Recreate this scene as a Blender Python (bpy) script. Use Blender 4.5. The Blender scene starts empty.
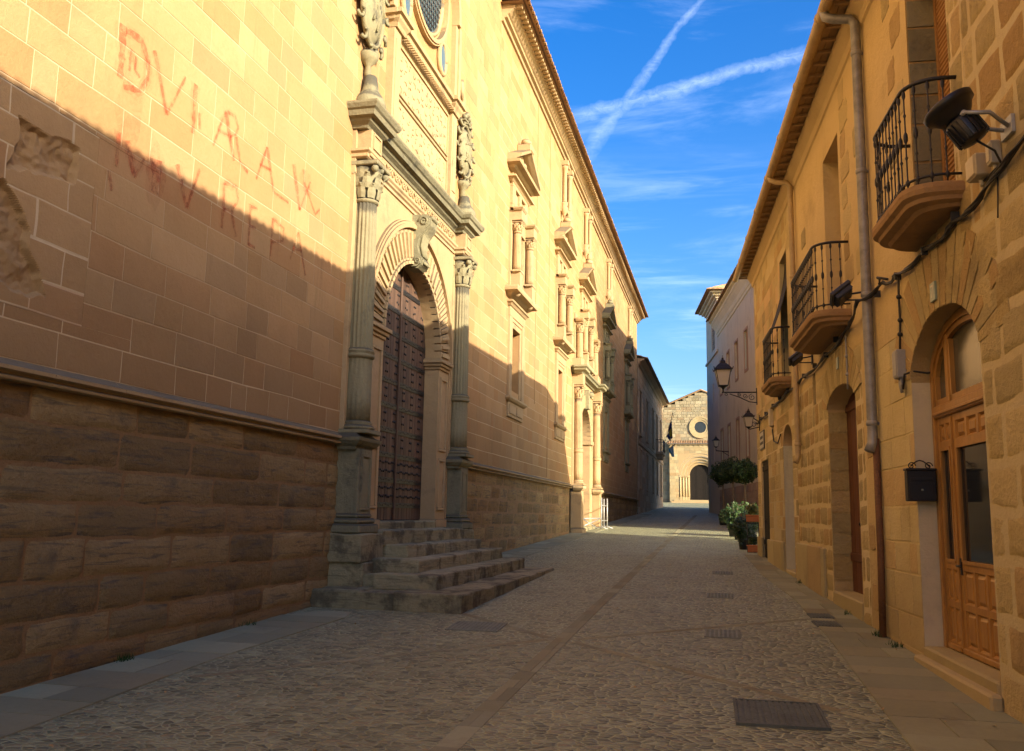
import bpy, bmesh, math, random
from mathutils import Vector, Matrix, noise
C = bpy.context.scene
R = math.radians
random.seed(7)

# ------------------------------------------------------------ camera
cam_d = bpy.data.cameras.new('camera')
cam = bpy.data.objects.new('camera', cam_d)
C.collection.objects.link(cam)
Rm = Matrix(((0.973821, 0.017191, 0.226667), (0.226605, -0.152317, -0.962003), (0.017988, 0.988182, -0.152225)))
cam.matrix_world = Rm.to_4x4()
cam_d.sensor_width = 36; cam_d.lens = 36 * 900 / 1024
C.cycles.transparent_max_bounces = 32; C.cycles.max_bounces = 16; C.cycles.diffuse_bounces = 10
cam_d.clip_start = .05; cam_d.clip_end = 3000
C.camera = cam

# ------------------------------------------------------------ light
SUN = Vector((1, -0.57, 0.422)).normalized()
ELEV = math.asin(SUN.z); AZ = math.atan2(SUN.x, SUN.y)
sun_d = bpy.data.lights.new('sun', 'SUN'); sun_d.energy = 2.0; sun_d.angle = R(0.5); sun_d.color = (1, .86, .66)
sun = bpy.data.objects.new('sun', sun_d); C.collection.objects.link(sun)
sun.rotation_euler = SUN.to_track_quat('Z', 'Y').to_euler(); sun.location = (30, -20, 30)
C.view_settings.view_transform = 'Standard'; C.view_settings.look = 'None'
C.view_settings.exposure = 2.47; C.view_settings.gamma = 1
W = bpy.data.worlds.new('World'); C.world = W; W.use_nodes = True

class NT:
    """tiny node-graph helper"""
    def __init__(s, tree): s.t = tree; s.n = tree.nodes; s.l = tree.links
    def __call__(s, typ, _out=0, **k):
        nd = s.n.new(typ)
        for a, v in k.items():
            if a.startswith('i_'):
                key = a[2:]
                key = int(key) if key.isdigit() else key.replace('_', ' ')
                sock = nd.inputs[key]
                if isinstance(v, bpy.types.NodeSocket): s.l.new(v, sock)
                elif isinstance(v, (tuple, list)) and len(v) == 3 and sock.type == 'RGBA': sock.default_value = (*v, 1)
                else: sock.default_value = v
            else: setattr(nd, a, v)
        return nd.outputs[_out] if _out is not None else nd
    def math(s, op, a, b=0.0, c=0.0, clamp=False):
        nd = s.n.new('ShaderNodeMath'); nd.operation = op; nd.use_clamp = clamp
        for i, v in enumerate((a, b, c)):
            if isinstance(v, bpy.types.NodeSocket): s.l.new(v, nd.inputs[i])
            else: nd.inputs[i].default_value = v
        return nd.outputs[0]
    def vmath(s, op, a, b=(0, 0, 0), out=0):
        nd = s.n.new('ShaderNodeVectorMath'); nd.operation = op
        for i, v in enumerate((a, b)):
            if isinstance(v, bpy.types.NodeSocket): s.l.new(v, nd.inputs[i])
            else: nd.inputs[i].default_value = v
        return nd.outputs[out]
    def mix(s, f, a, b, mode='MIX'):
        nd = s.n.new('ShaderNodeMix'); nd.data_type = 'RGBA'; nd.blend_type = mode
        for i, v in ((0, f), (6, a), (7, b)):
            if isinstance(v, bpy.types.NodeSocket): s.l.new(v, nd.inputs[i])
            elif i == 0: nd.inputs[0].default_value = v
            else: nd.inputs[i].default_value = (*v, 1)
        return nd.outputs[2]
    def ramp(s, f, pts, interp='LINEAR'):
        nd = s.n.new('ShaderNodeValToRGB'); cr = nd.color_ramp; cr.interpolation = interp
        while len(cr.elements) < len(pts): cr.elements.new(.5)
        for e, (p, c) in zip(cr.elements, pts):
            e.position = p; e.color = (*c, 1) if isinstance(c, (tuple, list)) else (c, c, c, 1)
        s.l.new(f, nd.inputs[0]); return nd.outputs[0]
    def noise(s, vec, scale, detail=4, rough=.6, dist=0, out=0):
        nd = s.n.new('ShaderNodeTexNoise'); s.l.new(vec, nd.inputs['Vector'])
        nd.inputs['Scale'].default_value = scale; nd.inputs['Detail'].default_value = detail
        nd.inputs['Roughness'].default_value = rough; nd.inputs['Distortion'].default_value = dist
        return nd.outputs[out]
    def map(s, vec, scale=(1, 1, 1), rot=(0, 0, 0), loc=(0, 0, 0)):
        nd = s.n.new('ShaderNodeMapping'); s.l.new(vec, nd.inputs[0])
        nd.inputs['Scale'].default_value = scale; nd.inputs['Rotation'].default_value = rot; nd.inputs['Location'].default_value = loc
        return nd.outputs[0]
    def sstep(s, v, a, b, lo=0., hi=1.):
        nd = s.n.new('ShaderNodeMapRange'); nd.interpolation_type = 'SMOOTHSTEP'
        s.l.new(v, nd.inputs[0])
        for i, x in enumerate((a, b, lo, hi)): nd.inputs[i + 1].default_value = x
        return nd.outputs[0]

# sky with thin cirrus and two crossing contrails
w = NT(W.node_tree)
sky = w.n.new('ShaderNodeTexSky'); sky.sky_type = 'NISHITA'; sky.sun_disc = False
sky.sun_elevation = ELEV; sky.sun_rotation = AZ; sky.air_density = 1.0; sky.dust_density = 3.0; sky.ozone_density = 2.5
skyc = w('ShaderNodeHueSaturation', i_Saturation=1.46, i_Color=sky.outputs[0], i_Value=.47, i_Hue=.513)
dirv = w('ShaderNodeTexCoord', _out=None).outputs['Generated']
def trail(p, q, width0, width1, reach0, reach1):
    p = Vector(p).normalized(); q = Vector(q).normalized()
    n = p.cross(q).normalized(); t = (q - p).normalized()
    wob = w.math('MULTIPLY', w.math('SUBTRACT', w.noise(dirv, 20, 5, .65), .5), .020)
    d = w.math('ABSOLUTE', w.math('ADD', w.vmath('DOT_PRODUCT', dirv, tuple(n), 1), wob))
    along = w.math('SUBTRACT', w.vmath('DOT_PRODUCT', dirv, tuple(t), 1), p.dot(t))
    L = (q - p).length
    wd = w.sstep(along, 0, L, width0, width1)
    m = w.math('SUBTRACT', 1, w.math('DIVIDE', d, wd), clamp=True)
    m = w.math('MULTIPLY', m, w.sstep(along, -reach0, 0.02))
    m = w.math('MULTIPLY', m, w.sstep(along, L + reach1, L - .02))
    fr = w.noise(w.map(dirv, scale=(60, 60, 110)), 1, 8, .72, 1.2); fr = w.sstep(fr, .22, .8)
    return w.math('MULTIPLY', w.math('POWER', m, .8), w.math('ADD', w.math('MULTIPLY', fr, .8), .25))
def cirrus(sc, seed, lo, hi):
    v = w.map(dirv, scale=sc, loc=seed, rot=(0, 0, R(12)))
    return w.sstep(w.noise(v, 1, 7, .62, .6), lo, hi)
t1 = trail((-0.1334, .912, .388), (-.0146, .8571, .515), .009, .004, .03, .03)
t2 = trail((-.1473, .8962, .4184), (.0916, .8817, .4629), .009, .008, .02, .02)
c1 = cirrus((4, 4, 20), (0, 0, 0), .50, .85)
c2 = cirrus((2.5, 2.5, 34), (3, 1, 5), .46, .80)
sepz = w('ShaderNodeSeparateXYZ', _out=2, i_0=dirv)
low = w.sstep(sepz, .42, .22)
veil = w.math('ADD', w.math('MULTIPLY', c1, .13), w.math('MULTIPLY', w.math('MULTIPLY', c2, low), .30))
clouds = w.math('ADD', w.math('MAXIMUM', w.math('MULTIPLY', t1, .15), w.math('MULTIPLY', t2, .19)), veil, clamp=True)
col = w.mix(clouds, skyc, (3.3, 3.7, 4.3))
bg = w.n['Background']; w.l.new(col, bg.inputs[0]); bg.inputs[1].default_value = .13

# ------------------------------------------------------------ materials
MATS = {}
def newmat(name):
    m = bpy.data.materials.new(name); m.use_nodes = True
    t = NT(m.node_tree); b = t.n['Principled BSDF']; MATS[name] = m
    return m, t, b
def pos(t): return t('ShaderNodeNewGeometry', _out=0)
def setb(t, b, color=None, rough=None, normal=None, metal=None, spec=None):
    for k, v in (('Base Color', color), ('Roughness', rough), ('Normal', normal), ('Metallic', metal), ('Specular IOR Level', spec)):
        if v is None: continue
        if isinstance(v, bpy.types.NodeSocket): t.l.new(v, b.inputs[k])
        else: b.inputs[k].default_value = (*v, 1) if isinstance(v, tuple) else v
def bump(t, h, strength=.5, dist=.02, normal=None):
    nd = t.n.new('ShaderNodeBump'); nd.inputs['Strength'].default_value = strength; nd.inputs['Distance'].default_value = dist
    t.l.new(h, nd.inputs['Height'])
    if normal: t.l.new(normal, nd.inputs['Normal'])
    return nd.outputs[0]

def stone(name, cols, dirt=(.06, .05, .04), dirt_amt=.5, fine=.5, big=.45, bstr=.5, bdist=.015, low=None, streaks=.3, strata=0, grime_scale=.55, gt=(.52, .74), hue=.5, lichen=0):
    """weathered stone: a random tone per block, veins, fine grain, grime with a shape of its own"""
    m, t, b = newmat(name); P = pos(t)
    tone = t('ShaderNodeAttribute', _out=2, attribute_name='tone')
    n1 = t.noise(P, 1.3, 5, .65); n2 = t.noise(P, 22, 6, .7)
    f = t.math('ADD', t.math('MULTIPLY', tone, 1 - big), t.math('MULTIPLY', n1, big))
    f = t.math('ADD', f, t.math('MULTIPLY', t.math('SUBTRACT', n2, .5), fine * .5), clamp=True)
    c = t.ramp(f, [(.12, cols[0]), (.5, cols[1]), (.88, cols[2])])
    t2 = t.math('FRACT', t.math('MULTIPLY', tone, 13.7))
    m3 = cols[1]
    c = t.mix(t.math('MULTIPLY', t.sstep(t2, .68, .95), hue), c, (m3[0] * .86, m3[1] * .66, m3[2] * .58))
    c = t.mix(t.math('MULTIPLY', t.sstep(t2, .30, .05), hue), c, (m3[0] * .70, m3[1] * .76, m3[2] * .88))
    if strata:
        sv = t.noise(t.map(P, scale=(1.2, 1.2, 16)), 1.6, 5, .6, .8)
        c = t.mix(t.math('MULTIPLY', t.sstep(sv, .48, .72), strata), c, dirt)
    g = t.noise(P, grime_scale, 8, .68); g = t.sstep(g, *gt)
    st = t.noise(t.map(P, scale=(3.2, 3.2, .35)), 1.4, 5, .6); st = t.math('MULTIPLY', t.sstep(st, .56, .8), streaks)
    dm = t.math('MAXIMUM', t.math('MULTIPLY', g, dirt_amt), st)
    if low:
        z = t('ShaderNodeSeparateXYZ', _out=2, i_0=P)
        zz = t.math('ADD', z, t.math('MULTIPLY', t.math('SUBTRACT', t.noise(P, .9, 5, .7), .5), low[2]))
        dm = t.math('MAXIMUM', dm, t.math('MULTIPLY', t.sstep(zz, low[1], low[0]), low[3]))
    c = t.mix(dm, c, dirt, 'MIX')
    if lichen:      # black lichen settled on the ledges and ragged patches
        nz = t('ShaderNodeSeparateXYZ', _out=2, i_0=t('ShaderNodeNewGeometry', _out=1))
        ln = t.noise(P, 6.5, 7, .75)
        lm = t.math('ADD', t.math('MULTIPLY', t.sstep(nz, .15, .8), .55), t.math('MULTIPLY', ln, .9))
        c = t.mix(t.math('MULTIPLY', t.sstep(lm, .55, .80), lichen), c, (.075, .07, .055))
    pit = t.noise(P, 75, 4, .7)
    h = t.math('ADD', t.math('MULTIPLY', n2, 1.0), t.math('MULTIPLY', pit, .35))
    h = t.math('ADD', h, t.math('MULTIPLY', t.noise(P, 5, 5, .6), 1.2))
    setb(t, b, c, .92, bump(t, h, bstr, bdist), spec=.15)
    return m

GOLD = [(.35, .205, .086), (.43, .262, .118), (.49, .318, .155)]
stone('sand_ashlar', GOLD, dirt=(.21, .135, .06), dirt_amt=.35, fine=.8, big=.42, bstr=.7, bdist=.012, low=(1.0, 3.2, 2.4, .5), streaks=.42, hue=.4)
stone('pale_mortar', [(.46, .33, .18), (.56, .42, .25), (.62, .49, .31)], dirt=(.2, .14, .08), dirt_amt=.3, bstr=.4)
stone('rough_sandstone', [(.20, .13, .055), (.29, .195, .085), (.385, .27, .125)], dirt=(.085, .078, .07), dirt_amt=.7, fine=1.0, big=.40, bstr=1.0, bdist=.035, strata=.75, grime_scale=1.6)
stone('red_mortar', [(.20, .115, .05), (.27, .165, .075), (.33, .21, .11)], dirt=(.05, .04, .03), dirt_amt=.5, bstr=.9, bdist=.02)
stone('lichen_stone', [(.16, .145, .09), (.24, .22, .135), (.32, .29, .18)], dirt=(.05, .05, .045), dirt_amt=.65, fine=.8, big=.6, bstr=.9, bdist=.02, streaks=.5, grime_scale=2.2, lichen=.85, hue=.2)
stone('carved_stone', [(.33, .23, .12), (.43, .31, .165), (.50, .38, .22)], dirt=(.13, .105, .075), dirt_amt=.5, fine=.6, big=.6, bstr=.7, bdist=.012, streaks=.25, grime_scale=1.8, lichen=.7, hue=.2)
stone('carved_grey', [(.18, .165, .10), (.27, .245, .145), (.35, .32, .19)], dirt=(.06, .058, .05), dirt_amt=.7, fine=.7, big=.6, bstr=.9, bdist=.015, streaks=.55, grime_scale=2.6, lichen=.85, hue=.2)
stone('step_stone', [(.22, .195, .11), (.31, .275, .16), (.39, .35, .21)], dirt=(.07, .062, .045), dirt_amt=.75, fine=.8, big=.55, bstr=1.0, bdist=.02, streaks=.6, grime_scale=2.0, strata=.5, gt=(.46, .62), hue=.12)
stone('house_stone', [(.39, .285, .12), (.51, .39, .175), (.59, .465, .23)], dirt=(.15, .10, .05), dirt_amt=.5, fine=1.0, big=.4, bstr=1.0, bdist=.03, streaks=.15, grime_scale=1.2)
stone('house_mortar', [(.54, .41, .20), (.61, .485, .255), (.66, .54, .31)], dirt=(.30, .2, .1), dirt_amt=.35, fine=.6, bstr=.8, bdist=.015)
stone('ochre_plaster', [(.56, .44, .195), (.64, .515, .25), (.69, .57, .30)], dirt=(.30, .20, .09), dirt_amt=.5, fine=.5, big=.9, bstr=.8, bdist=.025, low=(-1.3, .2, 1.5, .55), streaks=.2)
stone('grey_plaster', [(.54, .49, .31), (.64, .60, .40), (.70, .66, .46)], dirt=(.2, .18, .15), dirt_amt=.45, fine=.4, big=.8, bstr=.5, bdist=.02, streaks=.45)
stone('white_plaster', [(.62, .53, .34), (.70, .61, .42), (.76, .67, .49)], dirt=(.3, .27, .22), dirt_amt=.4, fine=.4, big=.8, bstr=.4, streaks=.45)
stone('church_stone', [(.21, .175, .105), (.31, .26, .165), (.40, .345, .225)], dirt=(.19, .16, .11), dirt_amt=.4, fine=.7, big=.3, bstr=.8, bdist=.03, streaks=.2)
stone('church_warm', [(.30, .23, .12), (.38, .30, .165), (.45, .365, .215)], dirt=(.25, .18, .11), dirt_amt=.4, fine=.6, big=.4, bstr=.6, bdist=.02, streaks=.2)
stone('town_stone', [(.36, .25, .15), (.45, .32, .20), (.53, .39, .26)], dirt=(.12, .105, .085), dirt_amt=.45, fine=.5, big=.4, bstr=.4, streaks=.3)
stone('flag_stone', [(.19, .18, .105), (.255, .245, .148), (.32, .32, .20)], dirt=(.17, .145, .095), dirt_amt=.7, fine=.8, big=.45, bstr=.8, bdist=.01, streaks=0, grime_scale=1.4, hue=.35)
stone('slab_stone', [(.34, .27, .13), (.42, .34, .17), (.48, .40, .21)], dirt=(.2, .15, .09), dirt_amt=.5, fine=.5, bstr=.6)
stone('clay_tile', [(.22, .13, .07), (.34, .21, .11), (.45, .32, .19)], dirt=(.09, .08, .055), dirt_amt=.6, fine=.8, big=.5, bstr=.7, streaks=0, grime_scale=3)
stone('balcony_stone', [(.26, .165, .075), (.36, .24, .115), (.44, .31, .16)], dirt=(.07, .055, .04), dirt_amt=.65, fine=.7, big=.6, bstr=.6, streaks=.35, grime_scale=2.5)

def cobble():
    m, t, b = newmat('pebble_paving'); P = pos(t)
    wv = t.noise(P, 2.2, 3, .5, out=1)
    P2 = t.vmath('ADD', t.map(P, scale=(.95, 1.45, 1)), t.vmath('MULTIPLY', wv, (.16, .16, 0)))
    def vor(feat, sc, out):
        nd = t.n.new('ShaderNodeTexVoronoi'); nd.feature = feat; nd.voronoi_dimensions = '2D'
        t.l.new(P2, nd.inputs['Vector']); nd.inputs['Scale'].default_value = sc; nd.inputs['Randomness'].default_value = .9
        return nd.outputs[out]
    e = vor('DISTANCE_TO_EDGE', 11.5, 0); cid = vor('F1', 11.5, 1)
    idv = t('ShaderNodeSeparateColor', _out=0, i_0=cid)
    n = t.noise(P, 35, 5, .7); big = t.noise(P, .5, 5, .6)
    edge = t.math('ADD', e, t.math('MULTIPLY', t.math('SUBTRACT', n, .5), .05))
    s = t.math('MULTIPLY', t.sstep(edge, .045, .13), t.sstep(t.noise(P, 1.7, 4, .6), .25, .5, .55, 1.0))
    sc = t.ramp(idv, [(0, (.105, .108, .062)), (.3, (.18, .187, .108)), (.6, (.27, .28, .16)), (.8, (.25, .215, .12)), (1, (.37, .385, .215))])
    mort = t.mix(t.sstep(big, .35, .65), (.32, .335, .20), (.445, .465, .285))
    c = t.mix(s, mort, sc)
    worn = t.sstep(t.noise(P, .9, 6, .65), .5, .72)
    c = t.mix(t.math('MULTIPLY', worn, .5), c, (.29, .295, .19))
    c = t.mix(t.math('MULTIPLY', t.sstep(t.noise(P, 9, 5, .7), .5, .7), .28), c, (.09, .075, .055))
    dome = t.math('POWER', t.math('MINIMUM', t.math('MULTIPLY', t.math('MAXIMUM', edge, 0.0), 2.8), 1), .7)
    h = t.math('ADD', dome, t.math('MULTIPLY', n, .28))
    h = t.math('ADD', h, t.math('MULTIPLY', idv, .5))
    setb(t, b, c, t.math('ADD', t.math('MULTIPLY', n, .3), .45), bump(t, h, .9, .028), spec=.35)
cobble()

def wood(name, c1, c2, rough=.5, scale=1., axis='z', spec=.4):
    m, t, b = newmat(name)
    P = t('ShaderNodeTexCoord', _out=None).outputs['Object']
    sc = (18, 18, 1.2) if axis == 'z' else (1.2, 18, 18)
    n = t.noise(t.map(P, scale=sc), scale, 6, .65, .8)
    n2 = t.noise(P, 2.5, 4, .6)
    tone = t('ShaderNodeAttribute', _out=2, attribute_name='tone')
    f = t.math('ADD', t.math('MULTIPLY', n, .6), t.math('MULTIPLY', t.math('ADD', n2, tone), .22))
    c = t.ramp(f, [(.3, c1), (.7, c2)])
    setb(t, b, c, rough, bump(t, n, .35, .004), spec=spec)
wood('varnished_pine', (.22, .10, .022), (.46, .24, .058), .38)
wood('old_door_wood', (.045, .026, .018), (.135, .078, .05), .7)
wood('shutter_wood', (.25, .12, .035), (.40, .21, .07), .6)
wood('brown_door_wood', (.07, .022, .010), (.16, .055, .022), .5)
wood('dark_door_wood', (.009, .008, .007), (.02, .016, .013), .7, spec=.1)
wood('eaves_wood', (.26, .16, .07), (.42, .28, .13), .75, axis='x')

def plain(name, color, rough=.5, metal=0, nz=.25, nscale=30, bstr=.2, dark=.5, spec=.5):
    m, t, b = newmat(name); P = t('ShaderNodeTexCoord', _out=None).outputs['Object']
    n = t.noise(P, nscale, 5, .65); n2 = t.noise(P, 3.1, 4, .6)
    f = t.math('MULTIPLY', t.sstep(t.math('ADD', t.math('MULTIPLY', n, .5), t.math('MULTIPLY', n2, .5)), .4, .65), nz)
    c = t.mix(f, color, tuple(x * dark for x in color))
    sp = t.sstep(t.noise(P, 12, 7, .75), .60, .70); c = t.mix(t.math('MULTIPLY', sp, nz * .5), c, (.16, .10, .05))
    setb(t, b, c, t.math('ADD', t.math('MULTIPLY', n, .25), rough - .12), bump(t, n, bstr, .003), metal, spec)
    return m
plain('wrought_iron', (.022, .021, .022), .5, .3)
plain('black_plastic', (.012, .012, .014), .42)
plain('dark_grey_metal', (.05, .052, .055), .5, .3)
plain('zinc_pipe', (.30, .29, .27), .5, .35, nz=.7, nscale=8, dark=.45)
plain('painted_pipe', (.50, .36, .17), .55, 0, nz=.5, nscale=8, dark=.6)
plain('rusty_pipe', (.17, .075, .03), .7, .1, nz=.6, dark=.4)
plain('galvanised_steel', (.42, .42, .40), .45, .4, nz=.3)
plain('beige_plastic', (.55, .46, .30), .5, nz=.3, dark=.75)
plain('grey_plastic', (.32, .31, .29), .5, nz=.4, dark=.7)
plain('cable_rubber', (.022, .020, .019), .6)
plain('cast_iron_cover', (.12, .13, .105), .75, 0, nz=.6, spec=.15)
plain('terracotta', (.42, .14, .05), .7, nz=.4)
plain('bark', (.15, .11, .07), .9, nz=.6, bstr=.8)
plain('steel_cover', (.21, .22, .17), .7, 0, nz=.5, spec=.2)
plain('plaque_ceramic', (.42, .40, .34), .3, nz=.3)
plain('plaque_green', (.24, .30, .24), .35, nz=.3)
plain('plaque_ink', (.05, .045, .04), .5)
plain('digit_paint', (.60, .55, .42), .5)
plain('lead', (.10, .10, .10), .6, .3)
plain('paint_white', (.7, .66, .55), .6, nz=.4)
plain('flag_blue', (.012, .02, .09), .8, nz=.2)
plain('flag_yellow', (.55, .36, .03), .8, nz=.2)
plain('flag_sky', (.10, .32, .42), .8, nz=.2)
plain('flag_white', (.6, .6, .58), .8, nz=.2)
plain('dead_leaf', (.42, .27, .10), .8, nz=.5)
plain('gravel_chip', (.5, .42, .3), .8)

def glass(name, color, rough=.08):
    m, t, b = newmat(name); P = pos(t)
    n = t.noise(P, 1.6, 3, .5)
    setb(t, b, color, rough, bump(t, n, .08, .02), spec=.8)
glass('dark_glass', (.012, .014, .016))
glass('leaded_glass', (.09, .14, .16), .25)
glass('curtain_glass', (.07, .065, .04), .15)
m, t, b = newmat('lamp_glass'); setb(t, b, (.75, .66, .46), .35, spec=.5); b.inputs['Transmission Weight'].default_value = .35

def red_paint():
    m, t, b = newmat('faded_red_paint'); P = pos(t)
    n = t.noise(P, 9, 8, .8); tn = t('ShaderNodeAttribute', _out=2, attribute_name='tone'); a = t.math('MULTIPLY', t.math('MULTIPLY', t.sstep(n, .32, .66), .42), tn)
    setb(t, b, (.50, .07, .035), .9, spec=.1)
    t.l.new(a, b.inputs['Alpha'])
red_paint()
def leafmat(name, cs):
    m, t, b = newmat(name)
    tone = t('ShaderNodeAttribute', _out=2, attribute_name='tone')
    c = t.ramp(tone, [(0, cs[0]), (.5, cs[1]), (1, cs[2])])
    setb(t, b, c, .5, spec=.35); b.inputs['Subsurface Weight'].default_value = 0
leafmat('bay_leaf', [(.010, .022, .006), (.022, .045, .010), (.045, .08, .018)])
leafmat('shrub_leaf', [(.010, .028, .006), (.025, .062, .012), (.06, .115, .022)])
leafmat('flower_leaf', [(.05, .09, .02), (.13, .15, .03), (.42, .30, .05)])

# ------------------------------------------------------------ mesh helpers
class MB:
    def __init__(s): s.v = []; s.f = []; s.mi = []; s.t = []; s.sm = []
    def add(s, vs, fs, mi=0, tone=None, smooth=False):
        o = len(s.v); s.v += [Vector(x) for x in vs]
        if tone is None: tone = random.random()
        for f in fs: s.f.append([i + o for i in f]); s.mi.append(mi); s.t.append(tone); s.sm.append(smooth)
    def quad(s, a, b, c, d, mi=0, tone=None): s.add([a, b, c, d], [(0, 1, 2, 3)], mi, tone)
    def box(s, x0, x1, y0, y1, z0, z1, mi=0, tone=None, ch=0.0):
        if x0 > x1: x0, x1 = x1, x0
        if y0 > y1: y0, y1 = y1, y0
        if ch <= 0:
            vs = [(x, y, z) for x in (x0, x1) for y in (y0, y1) for z in (z0, z1)]
            s.add(vs, [(0, 1, 3, 2), (4, 6, 7, 5), (0, 4, 5, 1), (2, 3, 7, 6), (0, 2, 6, 4), (1, 5, 7, 3)], mi, tone)
        else:
            c = min(ch, (x1 - x0) * .45, (y1 - y0) * .45, (z1 - z0) * .45)
            bm = bmesh.new(); bmesh.ops.create_cube(bm, size=1)
            bmesh.ops.scale(bm, vec=(x1 - x0, y1 - y0, z1 - z0), verts=bm.verts)
            bmesh.ops.bevel(bm, geom=bm.edges[:], offset=c, segments=1, affect='EDGES', profile=.5)
            cx = Vector(((x0 + x1) / 2, (y0 + y1) / 2, (z0 + z1) / 2))
            bm.verts.index_update()
            s.add([v.co + cx for v in bm.verts], [[v.index for v in f.verts] for f in bm.faces], mi, tone); bm.free()
    def prism(s, poly, z0, z1, mi=0, tone=None, axis='z'):
        """poly of (a,b); extruded along axis; z: (x,y) y: (x,z) x: (y,z)"""
        n = len(poly)
        if axis == 'z': mk = lambda a, b, k: (a, b, k)
        elif axis == 'y': mk = lambda a, b, k: (a, k, b)
        else: mk = lambda a, b, k: (k, a, b)
        vs = [mk(a, b, z0) for a, b in poly] + [mk(a, b, z1) for a, b in poly]
        fs = [list(range(n))[::-1], list(range(n, 2 * n))] + [(i, (i + 1) % n, n + (i + 1) % n, n + i) for i in range(n)]
        s.add(vs, fs, mi, tone)
    def lathe(s, prof, c=(0, 0, 0), seg=16, mi=0, tone=None, axis='z', smooth=True, mod=None, a0=0, a1=2 * math.pi):
        full = abs(a1 - a0 - 2 * math.pi) < 1e-6; n = seg if full else seg + 1
        vs = []
        for r, z in prof:
            for i in range(n):
                a = a0 + (a1 - a0) * i / seg; rr = r * (mod(a, z) if mod else 1)
                p = (rr * math.cos(a), rr * math.sin(a), z)
                if axis == 'x': p = (p[2], p[0], p[1])
                if axis == 'y': p = (p[0], p[2], p[1])
                vs.append((p[0] + c[0], p[1] + c[1], p[2] + c[2]))
        fs = []
        for k in range(len(prof) - 1):
            for i in range(seg if full else seg):
                j = (i + 1) % n
                fs.append((k * n + i, k * n + j, (k + 1) * n + j, (k + 1) * n + i))
        if full:
            fs.append(list(range(n))[::-1]); fs.append([(len(prof) - 1) * n + i for i in range(n)])
        s.add(vs, fs, mi, tone, smooth)
    def tube(s, pts, r, seg=8, mi=0, tone=None, smooth=True, rad=None):
        pts = [Vector(p) for p in pts]; vs = []; n = len(pts); up0 = None
        for i, p in enumerate(pts):
            d = (pts[min(i + 1, n - 1)] - pts[max(i - 1, 0)]).normalized()
            if up0 is None:
                up0 = Vector((0, 0, 1)) if abs(d.z) < .9 else Vector((1, 0, 0))
            u = d.cross(up0)
            if u.length < 1e-4: u = d.orthogonal()
            u.normalize(); v = u.cross(d); v.normalize(); up0 = v
            rr = rad[i] if rad else r
            for k in range(seg):
                a = 2 * math.pi * k / seg; vs.append(p + u * rr * math.cos(a) + v * rr * math.sin(a))
        fs = [(i * seg + k, i * seg + (k + 1) % seg, (i + 1) * seg + (k + 1) % seg, (i + 1) * seg + k) for i in range(n - 1) for k in range(seg)]
        fs += [list(range(seg))[::-1], [(n - 1) * seg + k for k in range(seg)]]
        s.add(vs, fs, mi, tone, smooth)
    def ball(s, c, r, sx=1, sy=1, sz=1, mi=0, seg=8, tone=None):
        prof = [(max(.001, math.sin(math.pi * i / 6)) * r, -math.cos(math.pi * i / 6) * r) for i in range(7)]
        o = len(s.v); s.lathe(prof, (0, 0, 0), seg, mi, tone)
        for i in range(o, len(s.v)): p = s.v[i]; s.v[i] = Vector((c[0] + p.x * sx, c[1] + p.y * sy, c[2] + p.z * sz))
    def sweep(s, prof, x0, x1, mi=0, tone=None, ends=True):
        """moulding: prof of (out, z), run along X; out is towards the viewer (-Y); closed against y=.02"""
        n = len(prof); vs = [(x0, -o, z) for o, z in prof] + [(x1, -o, z) for o, z in prof]
        fs = [(i, i + 1, n + i + 1, n + i) for i in range(n - 1)]
        if ends: fs += [list(range(n)), list(range(n, 2 * n))[::-1]]
        s.add(vs, fs, mi, tone)
    def mould(s, prof, x0, x1, mi=0, base=0.0, steps=1):
        """moulding with returns at both ends, like a real cornice: prof of (out, z)"""
        ring = []
        for o, z in prof:
            ring.append([(x0 - o, -base + .02, z), (x0 - o, -base - o, z), (x1 + o, -base - o, z), (x1 + o, -base + .02, z)])
        vs = [p for r_ in ring for p in r_]; fs = []
        for i in range(len(prof) - 1):
            for k in range(3): fs.append((i * 4 + k, i * 4 + k + 1, (i + 1) * 4 + k + 1, (i + 1) * 4 + k))
        fs.append((0, 3, 2, 1)); e = (len(prof) - 1) * 4; fs.append((e, e + 1, e + 2, e + 3))
        s.add(vs, fs, mi)
    def build(s, name, mats, parent=None, jitter=0.0, jscale=3.0, weld=False):
        me = bpy.data.meshes.new(name)
        off = OFF.get(parent.name, Vector((0, 0, 0))) if parent else Vector((0, 0, 0))
        vs = s.v
        if jitter:
            vs = [p + noise.noise_vector(p * jscale) * jitter for p in vs]
        me.from_pydata([p - off for p in vs], [], s.f); 
        if isinstance(mats, str): mats = [mats]
        for mm in mats: me.materials.append(MATS[mm])
        me.polygons.foreach_set('material_index', s.mi); me.polygons.foreach_set('use_smooth', s.sm)
        at = me.attributes.new('tone', 'FLOAT', 'FACE'); at.data.foreach_set('value', s.t)
        bm = bmesh.new(); bm.from_mesh(me)
        if weld: bmesh.ops.remove_doubles(bm, verts=bm.verts, dist=.0005)
        bmesh.ops.recalc_face_normals(bm, faces=bm.faces); bm.to_mesh(me); bm.free()
        me.update()
        ob = bpy.data.objects.new(name, me); C.collection.objects.link(ob)
        if parent: ob.parent = parent; OFF[ob.name] = off
        return ob
OFF = {}
def frame_thing(name, label, cat, frame_o, rotz, base_local, group=None):
    """Empty at the thing's base; its meshes are given in the wall frame (origin frame_o, turned rotz)"""
    e = bpy.data.objects.new(name, None); C.collection.objects.link(e); e.empty_display_size = .3
    M = Matrix.Rotation(rotz, 3, 'Z'); bl = Vector(base_local)
    e.location = Vector(frame_o) + M @ bl; e.rotation_euler = (0, 0, rotz)
    OFF[e.name] = bl; e['label'] = label; e['category'] = cat
    if group: e['group'] = group
    return e
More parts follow.
